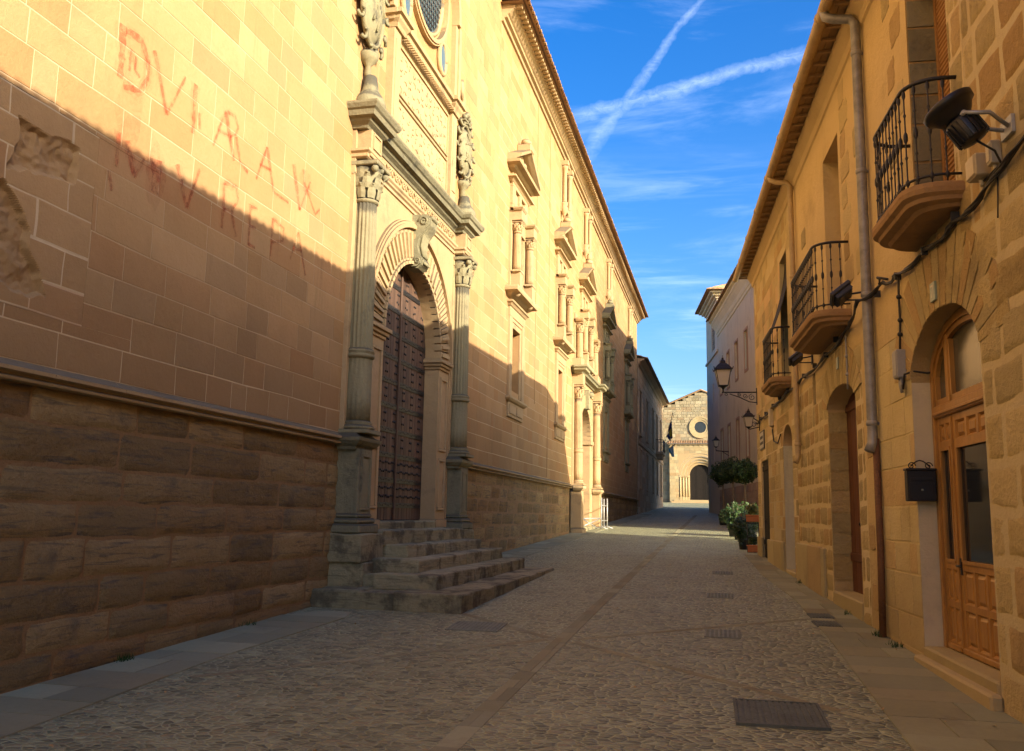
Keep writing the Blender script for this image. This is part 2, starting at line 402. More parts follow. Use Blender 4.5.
def single(mb, name, mats, label, cat, frame_o, rotz, base_local, group=None, **k):
    """a thing that is one mesh, its origin at its base"""
    M = Matrix.Rotation(rotz, 3, 'Z'); bl = Vector(base_local)
    mb.v = [p - bl for p in mb.v]
    ob = mb.build(name, mats, None, **k); ob.location = Vector(frame_o) + M @ bl; ob.rotation_euler = (0, 0, rotz)
    ob['label'] = label; ob['category'] = cat
    if group: ob['group'] = group
    return ob
def struct(ob): ob['kind'] = 'structure'; return ob

def gz(y): return -1.65 + .03 * max(min(y, 140), -60)

def cut(rect, holes):
    """rectangle minus rectangles -> list of rectangles (x0,x1,z0,z1)"""
    out = [rect]
    for hx0, hx1, hz0, hz1 in holes:
        nxt = []
        for (a, b, c, d) in out:
            if hx0 >= b or hx1 <= a or hz0 >= d or hz1 <= c: nxt.append((a, b, c, d)); continue
            if c < hz0: nxt.append((a, b, c, hz0))
            if hz1 < d: nxt.append((a, b, hz1, d))
            lo, hi = max(c, hz0), min(d, hz1)
            if a < hx0: nxt.append((a, hx0, lo, hi))
            if hx1 < b: nxt.append((hx1, b, lo, hi))
        out = nxt
    return out
def masonry(mb, x0, x1, rows, lmin, lmax, holes, gap=.008, depth=.006, relief=.003, cham=.006, y=0.0, mi=0, mmi=1, tone_c=.5, tone_v=.5, jit=0, clipx=None, rng=None, wave=0):
    """blocks with real joints: rows = list of z boundaries; the mortar lies depth behind the face"""
    rng = rng or random
    for k in range(len(rows) - 1):
        z0, z1 = rows[k], rows[k + 1]; x = x0 - rng.random() * lmax
        while x < x1:
            L = rng.uniform(lmin, lmax)
            if rng.random() < .15: L *= .6
            a, b = max(x, x0), min(x + L, x1); x += L
            if b - a < .03: continue
            tone = min(1, max(0, rng.gauss(tone_c, tone_v * .5)))
            o = y - rng.uniform(0, relief)
            za, zb = z0, z1
            for (ra, rb, rc, rd) in cut((a, b, za, zb), holes):
                g = gap / 2
                ga = ra + (g if ra == a and a > x0 else 0); gb = rb - (g if rb == b and b < x1 else 0)
                gc = rc + (g if rc == za else 0); gd = rd - (g if rd == zb else 0)
                if gb - ga < .02 or gd - gc < .02: continue
                c = min(cham, (gb - ga) / 4, (gd - gc) / 4)
                O = [(ga, gc), (gb, gc), (gb, gd), (ga, gd)]; I = [(ga + c, gc + c), (gb - c, gc + c), (gb - c, gd - c), (ga + c, gd - c)]
                if jit: I = [(p + rng.uniform(-jit, jit) * .4 + (jit * (.6 if i in (0, 3) else -.6)) , q + rng.uniform(-jit, jit) * .5) for i, (p, q) in enumerate(I)]
                vs = [(p, y + depth + .01, q) for p, q in O] + [(p, o, q) for p, q in I]
                mb.add(vs, [(4, 5, 6, 7), (0, 1, 5, 4), (1, 2, 6, 5), (2, 3, 7, 6), (3, 0, 4, 7)], mi, tone)
    for (a, b, c, d) in cut((x0, x1, rows[0], rows[-1]), holes):
        mb.quad((a, y + depth, c), (b, y + depth, c), (b, y + depth, d), (a, y + depth, d), mmi)
def rows_of(z0, z1, h, rng=None, var=.15):
    rng = rng or random; r = [z0]
    n = max(1, round((z1 - z0) / h)); hs = [rng.uniform(1 - var, 1 + var) for _ in range(n)]; s = sum(hs)
    for q in hs: r.append(r[-1] + q / s * (z1 - z0))
    r[-1] = z1; return r
def rough_wall(mb, x0, x1, rows, lmin, lmax, bulge=.05, y=0.0, mi=0, mmi=1, step=.055, seed=1, gap=.014, xfar=None, holes=(), mort=.007):
    """quarry-faced blocks: each a small displaced grid rounded at its edges"""
    rng = random.Random(seed)
    for k in range(len(rows) - 1):
        z0, z1 = rows[k], rows[k + 1]; x = x0 - rng.random() * lmin
        while x < x1:
            L = rng.uniform(lmin, lmax); a, b = max(x, x0), min(x + L, x1); x += L
            zm = (z0 + z1) / 2
            for h in holes:
                if h[2] < zm < h[3] and h[0] < b and h[1] > a:
                    if a < h[0] and h[0] - a > b - h[1]: b = min(b, h[0])
                    elif b > h[1]: a = max(a, h[1]); 
                    else: b = a
            if b - a < .06: continue
            st = step * (1 if a < 19 else 2.2)
            nx = max(2, int((b - a) / st)); nz = max(2, int((z1 - z0) / st))
            tone = rng.random(); out = rng.uniform(.2, 1) * bulge; sd = rng.uniform(0, 100)
            tl = rng.uniform(-.012, .012); g = gap / 2; vs = []
            for j in range(nz + 1):
                for i in range(nx + 1):
                    u, v = i / nx, j / nz
                    px = a + g + (b - a - 2 * g) * u; pz = z0 + g + (z1 - z0 - 2 * g) * v
                    e = min(u, 1 - u) * (b - a) / .022; f = min(v, 1 - v) * (z1 - z0) / .02
                    ro = min(1, e, f); ro = math.sqrt(max(0, 1 - (1 - ro) ** 2))
                    nn = noise.noise(Vector((px * 2.5, sd, pz * 7))) * .7 + noise.noise(Vector((px * 8, sd, pz * 22))) * .55
                    py = y + .010 - ro * (.012 + out * .8 + nn * bulge * .9)
                    wob = noise.noise(Vector((px * 2.2, 5, pz * 2.2))) * .025
                    vs.append((px + tl * v + wob * .4, py, pz + wob))
            w_ = nx + 1
            mb.add(vs, [(j * w_ + i, j * w_ + i + 1, (j + 1) * w_ + i + 1, (j + 1) * w_ + i) for j in range(nz) for i in range(nx)], mi, tone, True)
    for (a, b, c, d) in cut((x0, x1, rows[0], rows[-1]), list(holes)): mb.quad((a, y + mort, c), (b, y + mort, c), (b, y + mort, d), (a, y + mort, d), mmi)
def reveal(mb, x0, x1, z0, z1, d, mi=0, y=0.0, sill=True):
    mb.quad((x0, y, z0), (x0, y + d, z0), (x0, y + d, z1), (x0, y, z1), mi)
    mb.quad((x1, y, z0), (x1, y + d, z0), (x1, y + d, z1), (x1, y, z1), mi)
    mb.quad((x0, y, z1), (x1, y, z1), (x1, y + d, z1), (x0, y + d, z1), mi)
    if sill: mb.quad((x0, y, z0), (x1, y, z0), (x1, y + d, z0), (x0, y + d, z0), mi)
def arch_fill(mb, cx, rx, zs, rz, ztop, y0, y1, mi=0, n=24, x0=None, x1=None, a=0, tone=None):
    """front face between an arch and the straight top of its opening, plus the soffit"""
    pts = [(cx - rx * math.cos(math.pi * i / n), zs + rz * math.sin(math.pi * i / n)) for i in range(n + 1)]
    for (p, q), (r_, s_) in zip(pts, pts[1:]):
        if ztop > zs + rz - .001: mb.quad((p, y0, q), (r_, y0, s_), (r_, y0, ztop), (p, y0, ztop), mi, tone)
        mb.quad((p, y0, q), (r_, y0, s_), (r_, y1, s_), (p, y1, q), mi, tone)
def arch_pts(cx, rx, zs, rz, n=24): return [(cx - rx * math.cos(math.pi * i / n), zs + rz * math.sin(math.pi * i / n)) for i in range(n + 1)]
# ------------------------------------------------------------ ground
def sheet(name, pts_rows, mat, dz=0.0, tone_rand=True):
    mb = MB()
    for a, b in zip(pts_rows, pts_rows[1:]):
        mb.quad((a[0], a[2], gz(a[2]) + dz), (a[1], a[2], gz(a[2]) + dz), (b[1], b[2], gz(b[2]) + dz), (b[0], b[2], gz(b[2]) + dz))
    return struct(mb.build(name, mat))
g = MB()
ys = [-400, -60, 0, 20, 40, 60, 80, 100, 120, 140, 900]
for a, b in zip(ys, ys[1:]): g.quad((-500, a, gz(a)), (500, a, gz(a)), (500, b, gz(b)), (-500, b, gz(b)))
struct(g.build('ground', 'pebble_paving'))
RW = lambda y: 2.58 - .07 * y          # right wall line
def strip(name, spans, mat, seed, gap=.012, dz=.004):
    """paving slabs laid across a strip, each with its own tone; spans: (y, xa, xb) control points"""
    rng = random.Random(seed); mb = MB()
    def at(y, k):
        for a, b in zip(spans, spans[1:]):
            if a[0] <= y <= b[0]: t_ = (y - a[0]) / (b[0] - a[0]); return a[k] + (b[k] - a[k]) * t_
        return spans[-1][k]
    y = spans[0][0]; xm = 0
    while y < spans[-1][0]:
        L = rng.uniform(.32, .62) if y < 25 else rng.uniform(.8, 1.4); y2 = min(y + L, spans[-1][0])
        cuts = [0, rng.uniform(.35, .65), 1] if rng.random() < .65 else [0, 1]
        for u, v in zip(cuts, cuts[1:]):
            tn = rng.random(); g2 = gap / 2; hh = rng.uniform(0, .004)
            def P(yy, k): xa, xb = at(yy, 1), at(yy, 2); return xa + (xb - xa) * k
            q = [(P(y, u) + g2, y + g2), (P(y, v) - g2, y + g2), (P(y2, v) - g2, y2 - g2), (P(y2, u) + g2, y2 - g2)]
            top = [(a, b, gz(b) + dz + .006 + hh) for a, b in q]; bot = [(a, b, gz(b) - .01) for a, b in [(q[0][0] - .004, q[0][1] - .004), (q[1][0] + .004, q[1][1] - .004), (q[2][0] + .004, q[2][1] + .004), (q[3][0] - .004, q[3][1] + .004)]]
            mb.add(top + bot, [(0, 1, 2, 3), (0, 4, 5, 1), (1, 5, 6, 2), (2, 6, 7, 3), (3, 7, 4, 0)], 0, tn)
        y = y2
    return struct(mb.build(name, mat))
strip('pavement', [(-8, -5.5, -4.45), (4, -5.5, -4.5), (8, -5.5, -4.72), (11.3, -5.5, -4.62), (11.31, -5.2, -4.75)], 'flag_stone', 3)
strip('pavement', [(18.3, -5.5, -4.65), (31, -5.5, -4.7), (60, -5.5, -4.6)], 'flag_stone', 4)
strip('pavement', [(-6, 1.15, 3.1), (7, 1.15, RW(7) + .1), (11, 1.12, RW(11) + .1), (14.6, 1.03, RW(14.6) + .1), (18.7, .70, RW(18.7) + .1), (24.2, .5, RW(24.2) + .1)], 'flag_stone', 5)
strip('pavement', [(2, -1.82, -1.64), (13, -1.84, -1.68), (60, -1.86, -1.66)], 'flag_stone', 6, gap=.004, dz=-.004)
# worn diagonal bands of dressed stones let into the pebbles
def diag(p, q, wdt, seed):
    rng = random.Random(seed); mb = MB(); p = Vector(p); q = Vector(q); d = (q - p); L = d.length; d.normalize(); n = Vector((-d.y, d.x)); s_ = 0
    while s_ < L:
        l = rng.uniform(.25, .5); e = min(L, s_ + l)
        c = [p + d * (s_ + .01) + n * wdt / 2, p + d * (e - .01) + n * wdt / 2, p + d * (e - .01) - n * wdt / 2, p + d * (s_ + .01) - n * wdt / 2]
        mb.add([(v.x, v.y, gz(v.y) + .002) for v in c], [(0, 1, 2, 3)]); s_ += l
    return struct(mb.build('pavement', 'flag_stone'))
for i, (p, q) in enumerate([((-4.5, 7.2), (-1.9, 10.0)), ((-4.6, 13.0), (-1.9, 10.1)), ((-1.6, 10.1), (1.1, 12.6)), ((-1.6, 9.9), (1.1, 7.2))]):
    diag(p, q, .10, 20 + i)

# ------------------------------------------------------------ left palace
LO = (-5.52, 0, 0); LR = R(90)
palace = frame_thing('stone_palace', 'long golden ashlar palace filling the left side, carved arched portal and pedimented windows', 'building', LO, LR, (20, 0, gz(20)))
rng = random.Random(11)
holes = []       # openings in the upper wall, wall frame (x along street, z)
BAYS = [23.75, 30.7, 36.15, 43.4, 53.1]
ATT = {1: 31.1, 2: 36.3, 3: 43.9, 4: 54.2}
for i, c in enumerate(BAYS):
    if i != 2: holes.append((c - .5, c + .5, 3.3, 5.0))
    holes.append((c - .5, c + .5, 6.06, 7.76))
for i, c in ATT.items(): holes.append((c - .36, c + .36, 11.1, 12.5))
P1 = 15.25; P2 = 36.1
holes.append((P1 - 1.55, P1 + 1.55, -2, 4.62)); holes.append((P2 - 1.45, P2 + 1.45, -2, 4.75))
RC = (15.3, 10.35, 1.25)
HACK = (4.6, 6.75, 1.58, 3.35)
# plinth
prow = [-2.6, -2.1, -1.75, -1.46, -1.22, -.94, -.63, -.28, .03, .34, .69, .985]
pl = MB(); rough_wall(pl, -9, 12.40, prow, .65, 1.6, .022, 0, seed=5); pl.build('plinth', ['rough_sandstone', 'red_mortar'], palace)
pl = MB(); rough_wall(pl, 18.15, 33.0, prow, .6, 1.4, .022, 0, seed=6); pl.build('plinth', ['rough_sandstone', 'red_mortar'], palace)
pl = MB(); rough_wall(pl, 39.2, 60, prow, .6, 1.4, .05, 0, seed=8); pl.build('plinth', ['rough_sandstone', 'red_mortar'], palace)
# plinth moulding
prof = [(0, .975), (.09, .98), (.10, 1.0), (.055, 1.025), (.06, 1.035), (.12, 1.05), (.125, 1.08), (.03, 1.12), (0, 1.15)]
for a, b in ((-9, 12.38), (18.2, 33.05), (39.1, 60)):
    x = a; pc = MB()
    while x < b:
        L = min(rng.uniform(.9, 1.5), b - x); pc.sweep(prof, x + .003, x + L - .003, tone=rng.random() * .6 + .1); x += L
    pc.build('plinth_moulding', 'carved_stone', palace)
# ashlar
wl = MB()
allh = holes + [(P1 - 3.2, P1 + 3.2, -2, 1.1)]
up = rows_of(1.15, 13.25, .335, random.Random(3), .12)
masonry(wl, 21.5, 60, up, .45, 1.15, holes, gap=.010, depth=.0012, relief=.0015, cham=.003, tone_c=.5, tone_v=.42, rng=random.Random(21))
up2 = up[:-1] + rows_of(up[-2] + .3, 19, .34, random.Random(4))
masonry(wl, -9, 21.5, up2, .42, 1.0, holes + [HACK], gap=.010, depth=.0015, relief=.003, cham=.003, tone_c=.5, tone_v=.42, rng=random.Random(22))
for h in holes:
    reveal(wl, *h, .42, 0)
# hacked-out patch left of the inscription: the face has broken away unevenly
hx0, hx1, hz0, hz1 = HACK; nx, nz = 150, 125; hv = []; rows_h = [1.58, 1.86, 2.19, 2.52, 2.86, 3.10, 3.35]
def broken(x, z):
    n_ = noise.noise(Vector((x * 3.2, 4, z * 3.2))) * .09 + noise.noise(Vector((x * 11, 4, z * 11))) * .03
    inA = min(x - 5.80, 6.50 - x, 3.12 - z, z - (2.80 - .12 * (6.5 - x)))
    c_ = 5.55 + .75 * min(1, max(0, (2.6 - z) / .85)) ** .6
    inB = min(c_ - x, 2.50 - z, z - 1.72) if z < 2.62 else -1
    return max(inA + n_ * .9, min(inB + n_, x - 4.65, z - 1.62))
for j in range(nz + 1):
    for i in range(nx + 1):
        x = hx0 + (hx1 - hx0) * i / nx; z = hz0 + (hz1 - hz0) * j / nz
        k = max(0, min(1, broken(x, z) / .04))
        jt = 0
        if k < .2:
            for q_ in rows_h:
                if abs(z - q_) < .012: jt = .002
        y = k * (.05 + noise.noise(Vector((x * 5, 2, z * 7))) * .03 + noise.noise(Vector((x * 18, 2, z * 18))) * .012) + jt - .0015
        if i in (0, nx) or j in (0, nz): y = 0
        hv.append((x, y, z))
w_n = nx + 1; bt = {}
for j in range(nz):
    r_i = sum(1 for q_ in rows_h if q_ < hz0 + (hz1 - hz0) * (j + .5) / nz)
    for i in range(nx):
        x = hx0 + (hx1 - hx0) * (i + .5) / nx; ci = int((x + r_i * .37) / .72)
        tn = .3 + .45 * random.Random(r_i * 77 + ci).random()
        a4 = [j * w_n + i, j * w_n + i + 1, (j + 1) * w_n + i + 1, (j + 1) * w_n + i]
        if broken(x, hz0 + (hz1 - hz0) * (j + .5) / nz) > 0: tn = .22
        zc = hz0 + (hz1 - hz0) * (j + .5) / nz; jn = broken(x, zc) <= 0 and (min(abs(zc - q_) for q_ in rows_h) < .0105 or abs(((x + r_i * .37) / .72) % 1 - .5) > .5 - .0125)
        wl.add([hv[q_] for q_ in a4], [(0, 1, 2, 3)], 1 if jn else 0, tn)
# body behind the face: ends, top and back so it stays solid from elsewhere
wl.quad((60, 0, -2), (60, 12, -2), (60, 12, 13.25), (60, 0, 13.25), 0, .5)
wl.quad((21.5, 0, 13.2), (21.5, 12, 13.2), (21.5, 12, 19), (21.5, 0, 19), 0, .5)
wl.quad((-9, 0, -3), (-9, 12, -3), (-9, 12, 19), (-9, 0, 19), 0, .5)
wl.quad((-9, 0, 19), (21.5, 0, 19), (21.5, 12, 19), (-9, 12, 19), 0, .5)
wl.quad((-9, 12, -3), (60, 12, -3), (60, 12, 13), (-9, 12, 13), 0, .5)
for p in wl.v:
    nn = noise.noise_vector(Vector((p.x * .9, 1, p.z * 2.6))) * .016 + noise.noise_vector(Vector((p.x * 4, 1, p.z * 5))) * .006
    p.x += nn.x; p.z += nn.z
wl.build('wall', ['sand_ashlar', 'pale_mortar'], palace)
# eaves cornice and tiled roof
ec = MB()
prof = [(0, 12.92), (.06, 12.93), (.08, 13.0), (.16, 13.03), (.17, 13.09), (.22, 13.12), (.34, 13.24), (.37, 13.25), (.37, 13.33), (0, 13.4)]
x = 21.45
while x < 60.3:
    L = min(1.6, 60.3 - x); ec.sweep(prof, x + .003, x + L - .003, tone=random.random()); x += L
x = 21.5
while x < 60.2: ec.box(x, x + .10, -.55, -.3, 13.26, 13.38, tone=.2, ch=.01); x += .24
ec.build('eaves_cornice', 'carved_stone', palace)
def tile_roof(mb, x0, x1, y_edge, z_edge, length, pitch, pw=.21, over=.0, mi=0, end_caps=True):
    """curved clay tiles in courses running up a slope; eave edge at y_edge, rising with +y"""
    n = int((x1 - x0) / pw); ct, st = math.cos(math.atan(pitch)), math.sin(math.atan(pitch))
    cl = .42; m_ = max(1, int(length / cl))
    for i in range(n):
        xc = x0 + (i + .5) * pw
        jx = random.uniform(-.008, .008)
        for k in range(m_):
            tn = random.random(); s0 = k * cl - random.uniform(0, .03); s1 = (k + 1) * cl + .06; lift0 = .028; lift1 = 0.0
            vs = []
            for s_, lf, rr in ((s0, lift0, .092), (s1, lift1, .078)):
                for q in range(6):
                    a = math.pi * q / 5
                    vs.append((xc + jx - rr * math.cos(a), y_edge + s_ * ct - lf * st, z_edge + s_ * st + lf + rr * .75 * math.sin(a)))
            fs = [(q, q + 1, 7 + q, 6 + q) for q in range(5)]
            if k == 0:
                fs.append((0, 1, 2, 3, 4, 5))
            mb.add(vs, fs, mi, tn, False)
    mb.quad((x0, y_edge + .03, z_edge + .01), (x1, y_edge + .03, z_edge + .01), (x1, y_edge + length * ct, z_edge + .01 + length * st), (x0, y_edge + length * ct, z_edge + .01 + length * st), mi, .1)
    mb.quad((x0, y_edge + .03, z_edge - .03), (x1, y_edge + .03, z_edge - .03), (x1, y_edge + length * ct, z_edge - .03 + length * st), (x0, y_edge + length * ct, z_edge - .03 + length * st), mi, .1)
    # under-tiles showing as small cups along the eave
    if end_caps:
        for i in range(n + 1):
            xc = x0 + i * pw; rr = .085; vs = []
            for yy in (-.05, .5):
                for q in range(6):
                    a = math.pi * q / 5; vs.append((xc - rr * math.cos(a), y_edge + yy * ct, z_edge + .02 + yy * st - rr * .6 * math.sin(a)))
            mb.add(vs, [(q, q + 1, 7 + q, 6 + q) for q in range(5)], mi, random.random())
rf = MB(); tile_roof(rf, 21.35, 60.5, -.72, 13.42, 7.5, .3, .235)
rf.quad((21.3, -.6, 13.36), (60.5, -.6, 13.36), (60.5, .3, 13.38), (21.3, .3, 13.38), 0, .3)
rf.build('roof', 'clay_tile', palace)

# ---- helpers for carved work
def fluted_column(mb, x, out, r, z0, z1, ring=None, mi=0):
    n = 18
    def mod(a, z):
        if ring and z < ring: return 1 + .03 * math.cos(a * n / 2) ** 2
        return 1 - .11 * (.5 + .5 * math.cos(a * n)) ** 1.5
    prof = []; k = 10
    for i in range(k + 1):
        t_ = i / k; z = z0 + (z1 - z0) * t_; prof.append((r * (1 - .14 * t_ ** 1.6), z))
    mb.lathe(prof, (x, -out, 0), 90, mi, .5, mod=mod)
    if ring: mb.lathe([(r * 1.0, ring - .07), (r * 1.16, ring - .05), (r * 1.2, ring - .01), (r * 1.06, ring + .01), (r * 1.18, ring + .03), (r * 1.1, ring + .07), (r * .95, ring + .09)], (x, -out, 0), 24, mi, .5)
def capital(mb, x, out, r, z0, z1, mi=0):
    h = z1 - z0
    mb.lathe([(r * .9, z0 - .02), (r * 1.05, z0), (r * 1.08, z0 + .03), (r * .9, z0 + .05), (r * .95, z0 + h * .5), (r * 1.35, z0 + h * .86)], (x, -out, 0), 20, mi, .5)
    for tier, (za, zb, rr, n_, ph) in enumerate(((z0 + .05, z0 + h * .45, r * 1.15, 8, 0), (z0 + h * .32, z0 + h * .72, r * 1.3, 8, math.pi / 8))):
        for i in range(n_):
            a = 2 * math.pi * i / n_ + ph; ca, sa = math.cos(a), math.sin(a)
            prof = [(.88, 0, .5), (.98, .35, .62), (1.02, .7, .5), (1.2, .95, .3), (1.22, .85, .1)]
            vs = []
            for q, zz, wd in prof:
                rad = rr * q; wdd = r * .62 * wd
                for sg in (-1, 0, 1):
                    rr2 = rad + (.018 if sg == 0 else 0)
                    vs.append((x + ca * rr2 - sa * wdd * sg, -out + sa * rr2 + ca * wdd * sg, za + (zb - za) * zz))
            fs = [(k * 3 + j, k * 3 + j + 1, (k + 1) * 3 + j + 1, (k + 1) * 3 + j) for k in range(4) for j in range(2)]
            mb.add(vs, fs, mi, .4)
    for sx in (-1, 1):
        for sy in (-1, 1):
            mb.ball((x + sx * r * 1.15, -out + sy * r * 1.15, z0 + h * .80), r * .33, 1, 1, 1, mi, 8)
    mb.ball((x, -out - r * 1.25, z0 + h * .85), r * .25, mi=mi)
    mb.box(x - r * 1.5, x + r * 1.5, -out - r * 1.5, -out + r * 1.5, z0 + h * .88, z1, mi, .5, ch=.012)
def col_base(mb, x, out, r, z0, mi=0):
    mb.box(x - r * 1.45, x + r * 1.45, -out - r * 1.45, .02, z0, z0 + .06, mi, .5, ch=.008)
    mb.lathe([(r * 1.25, z0 + .06), (r * 1.4, z0 + .09), (r * 1.25, z0 + .125), (r * 1.08, z0 + .14), (r * 1.2, z0 + .17), (r * 1.0, z0 + .20)], (x, -out, 0), 24, mi, .5)

# ---- first portal
portal = MB()      # flat architectural ground of the portal, projecting .08 from the wall
hw = 1.55
F_ = -.09
def slab(mb, x0, x1, z0, z1, out, holes=(), mi=0, tone=None):
    for (a, b, c_, d_) in cut((x0, x1, z0, z1), list(holes)):
        mb.box(a, b, -out, .03, c_, d_, mi, tone)
# jamb piers of the doorway, with an impost, panelled
RY = 1.5; ZS = 3.02; RZ = 1.45
po = bpy.data.objects.new('portal', None); C.collection.objects.link(po); po.parent = palace
OFF['portal'] = OFF[palace.name]
for sx in (-1, 1):
    ap = MB()
    xi = P1 + sx * RY; xo = P1 + sx * 2.12
    ap.box(xi, xo, F_, .30, -.28, 2.86, tone=.5)
    # raised panel frames on the pier
    for za, zb in ((.05, 1.05), (1.2, 2.65)):
        for (u0, u1, v0, v1) in ((.1, .52, za, za + .05), (.1, .52, zb - .05, zb), (.1, .15, za + .05, zb - .05), (.47, .52, za + .05, zb - .05)):
            ap.box(xi + sx * u0, xi + sx * u1, F_ - .03, F_ + .01, v0, v1, tone=.6, ch=.006)
    x0, x1 = min(xi, xo), max(xi, xo)
    for o, za, zb in ((.03, 2.80, 2.86), (.07, 2.86, 2.92), (.11, 2.92, 2.99), (.06, 2.99, 3.02)):
        ap.box(x0 - o, x1 + (0 if sx > 0 else o), F_ - o, .30 + o * 0, za, zb, tone=.35, ch=.008)
    ap.box(x0 - .03, x1 + .02, F_ - .05, .3, -.28, -.12, tone=.3, ch=.01)
    ap.build('jamb', 'carved_stone', po)
# arch of fluted voussoirs
ar = MB(); nV = 31
for i in range(nV):
    a0 = math.pi * i / nV + .008; a1 = math.pi * (i + 1) / nV - .008
    for (ra, rb, o) in ((1.5, 1.56, .12), (1.57, 2.16, .085),):
        fa = [(P1 - ra * math.cos(a0), ZS + ra * .967 * math.sin(a0)), (P1 - rb * math.cos(a0), ZS + rb * .967 * math.sin(a0)), (P1 - rb * math.cos(a1), ZS + rb * .967 * math.sin(a1)), (P1 - ra * math.cos(a1), ZS + ra * .967 * math.sin(a1))]
        ar.prism(fa, -o, .3 if ra < 1.53 else .02, axis='y', tone=.4 + .3 * random.random())
    am0, am1 = a0 + (a1 - a0) * .30, a0 + (a1 - a0) * .70
    fa = [(P1 - 1.63 * math.cos(am0), ZS + 1.63 * .967 * math.sin(am0)), (P1 - 2.08 * math.cos(am0), ZS + 2.08 * .967 * math.sin(am0)), (P1 - 2.08 * math.cos(am1), ZS + 2.08 * .967 * math.sin(am1)), (P1 - 1.63 * math.cos(am1), ZS + 1.63 * .967 * math.sin(am1))]
    ar.prism(fa, -.125, -.08, axis='y', tone=.55)
for (ra, rb, o) in ((2.165, 2.24, .15), (2.24, 2.28, .12), (2.29, 2.32, .10)):
    p0 = [(P1 - ra * math.cos(math.pi * i / 40), ZS + ra * .967 * math.sin(math.pi * i / 40)) for i in range(41)]
    p1 = [(P1 - rb * math.cos(math.pi * i / 40), ZS + rb * .967 * math.sin(math.pi * i / 40)) for i in range(41)]
    for i in range(40): ar.prism([p0[i], p1[i], p1[i + 1], p0[i + 1]], -o, .02, axis='y', tone=.5)
arch_fill(ar, P1, 1.5, ZS, 1.45, 4.7, 0.02, .42, tone=.5)
ar.build('arch', 'carved_stone', po)
ap2 = MB()  # spandrel field and entablature ground
def spandrel(mb, cx, r, rzf, zs, x0, x1, ztop, out, n=40):
    pts = [(cx - r * math.cos(math.pi * i / n), zs + r * rzf * math.sin(math.pi * i / n)) for i in range(n + 1)]
    for (p, q), (u, v) in zip(pts, pts[1:]): mb.quad((p, -out, q), (u, -out, v), (u, -out, ztop), (p, -out, ztop), tone=.5)
    mb.box(x0, cx - r, -out, .02, -.3, ztop, tone=.5); mb.box(cx + r, x1, -out, .02, -.3, ztop, tone=.5)
spandrel(ap2, P1, 2.3, .967, ZS, P1 - 2.42, P1 + 2.42, 5.42, .05)
ap2.mould([(.05, 5.40), (.08, 5.41), (.08, 5.46), (.06, 5.47), (.10, 5.50), (.10, 5.53), (.13, 5.56), (.13, 5.60), (.06, 5.62)], P1 - 2.35, P1 + 2.35)
ap2.box(P1 - 2.42, P1 + 2.42, -.06, .02, 5.6, 5.87, tone=.5)
random.seed(40)
for k in range(26):     # relief scrollwork of the frieze
    xk = P1 - 2.2 + k * .175; s_ = 1 if k % 2 else -1
    ap2.tube([(xk + .07 * math.cos(t_ * 1.1) * (1 - t_ * .1), -.07, 5.745 + s_ * .08 * math.sin(t_ * 1.1) * (1 - t_ * .1)) for t_ in range(6)], .018, 5, tone=.4)
# pilaster strips behind the columns + ressaut blocks
XC = (P1 - 2.65, P1 + 2.65)
for xc in XC:
    ap2.box(xc - .27, xc + .27, -.07, .02, 1.1, 5.87, tone=.5, ch=.006)
    ap2.box(xc - .22, xc + .22, -.30, .02, 5.44, 5.87, tone=.5, ch=.008)
    for (u0, u1, v0, v1) in ((-.16, .16, 5.58, 5.61), (-.16, .16, 5.81, 5.84), (-.16, -.13, 5.61, 5.81), (.13, .16, 5.61, 5.81)):
        ap2.box(xc + u0, xc + u1, -.32, -.29, v0, v1, tone=.6)
    ap2.mould([(.24, 5.40), (.27, 5.42), (.27, 5.47), (.31, 5.50), (.31, 5.54), (.22, 5.56)], xc - .02, xc + .02)
ap2.build('entablature', 'carved_stone', po)
cm = MB()
cprof = [(o * .78, z - .16) for o, z in [(0, 6.02), (.10, 6.03), (.12, 6.07), (.20, 6.11), (.22, 6.15), (.32, 6.17), (.34, 6.25), (.38, 6.27), (.42, 6.33), (.42, 6.37), (.2, 6.42), (0, 6.45)]]
cm.mould(cprof, P1 - 2.5, P1 + 2.5)
for xc in XC: cm.mould([(o + .17 if o else 0, z + .003) for o, z in cprof[1:-1]], xc - .05, xc + .05)
cm.build('cornice', 'lichen_stone', po, jitter=.008, jscale=6)
for xc in XC:
    c_ = MB(); col_base(c_, xc, .16, .20, 1.14); fluted_column(c_, xc, .16, .20, 1.34, 4.72, 2.35)
    capital(c_, xc, .16, .185, 4.74, 5.36)
    for zc in (2.9,): pass
    c_.build('column', 'carved_grey', po)
    c_ = MB()
    c_.box(xc - .26, xc + .26, -.34, .02, -.1, .92, tone=.4, ch=.012)
    c_.mould([(.27, .88), (.30, .9), (.31, .94), (.36, .97), (.40, 1.02), (.41, 1.07), (.33, 1.10), (.3, 1.14)], xc - .02, xc + .02)
    for o_, za, zb in ((.33, -.10, -.03), (.37, -.18, -.10), (.41, -.32, -.18)): c_.box(xc - o_ + .04, xc + o_ - .04, -o_ - .03, .02, za, zb, tone=.3, ch=.025)
    c_.box(xc - .17, xc - .14, -.36, -.33, .05, .8, tone=.5); c_.box(xc + .14, xc + .17, -.36, -.33, .05, .8, tone=.5)
    c_.box(xc - .17, xc + .17, -.36, -.33, .8, .83, tone=.5); c_.box(xc - .17, xc + .17, -.36, -.33, .02, .05, tone=.5)
    c_.build('pedestal', 'lichen_stone', po, jitter=.006, jscale=7)
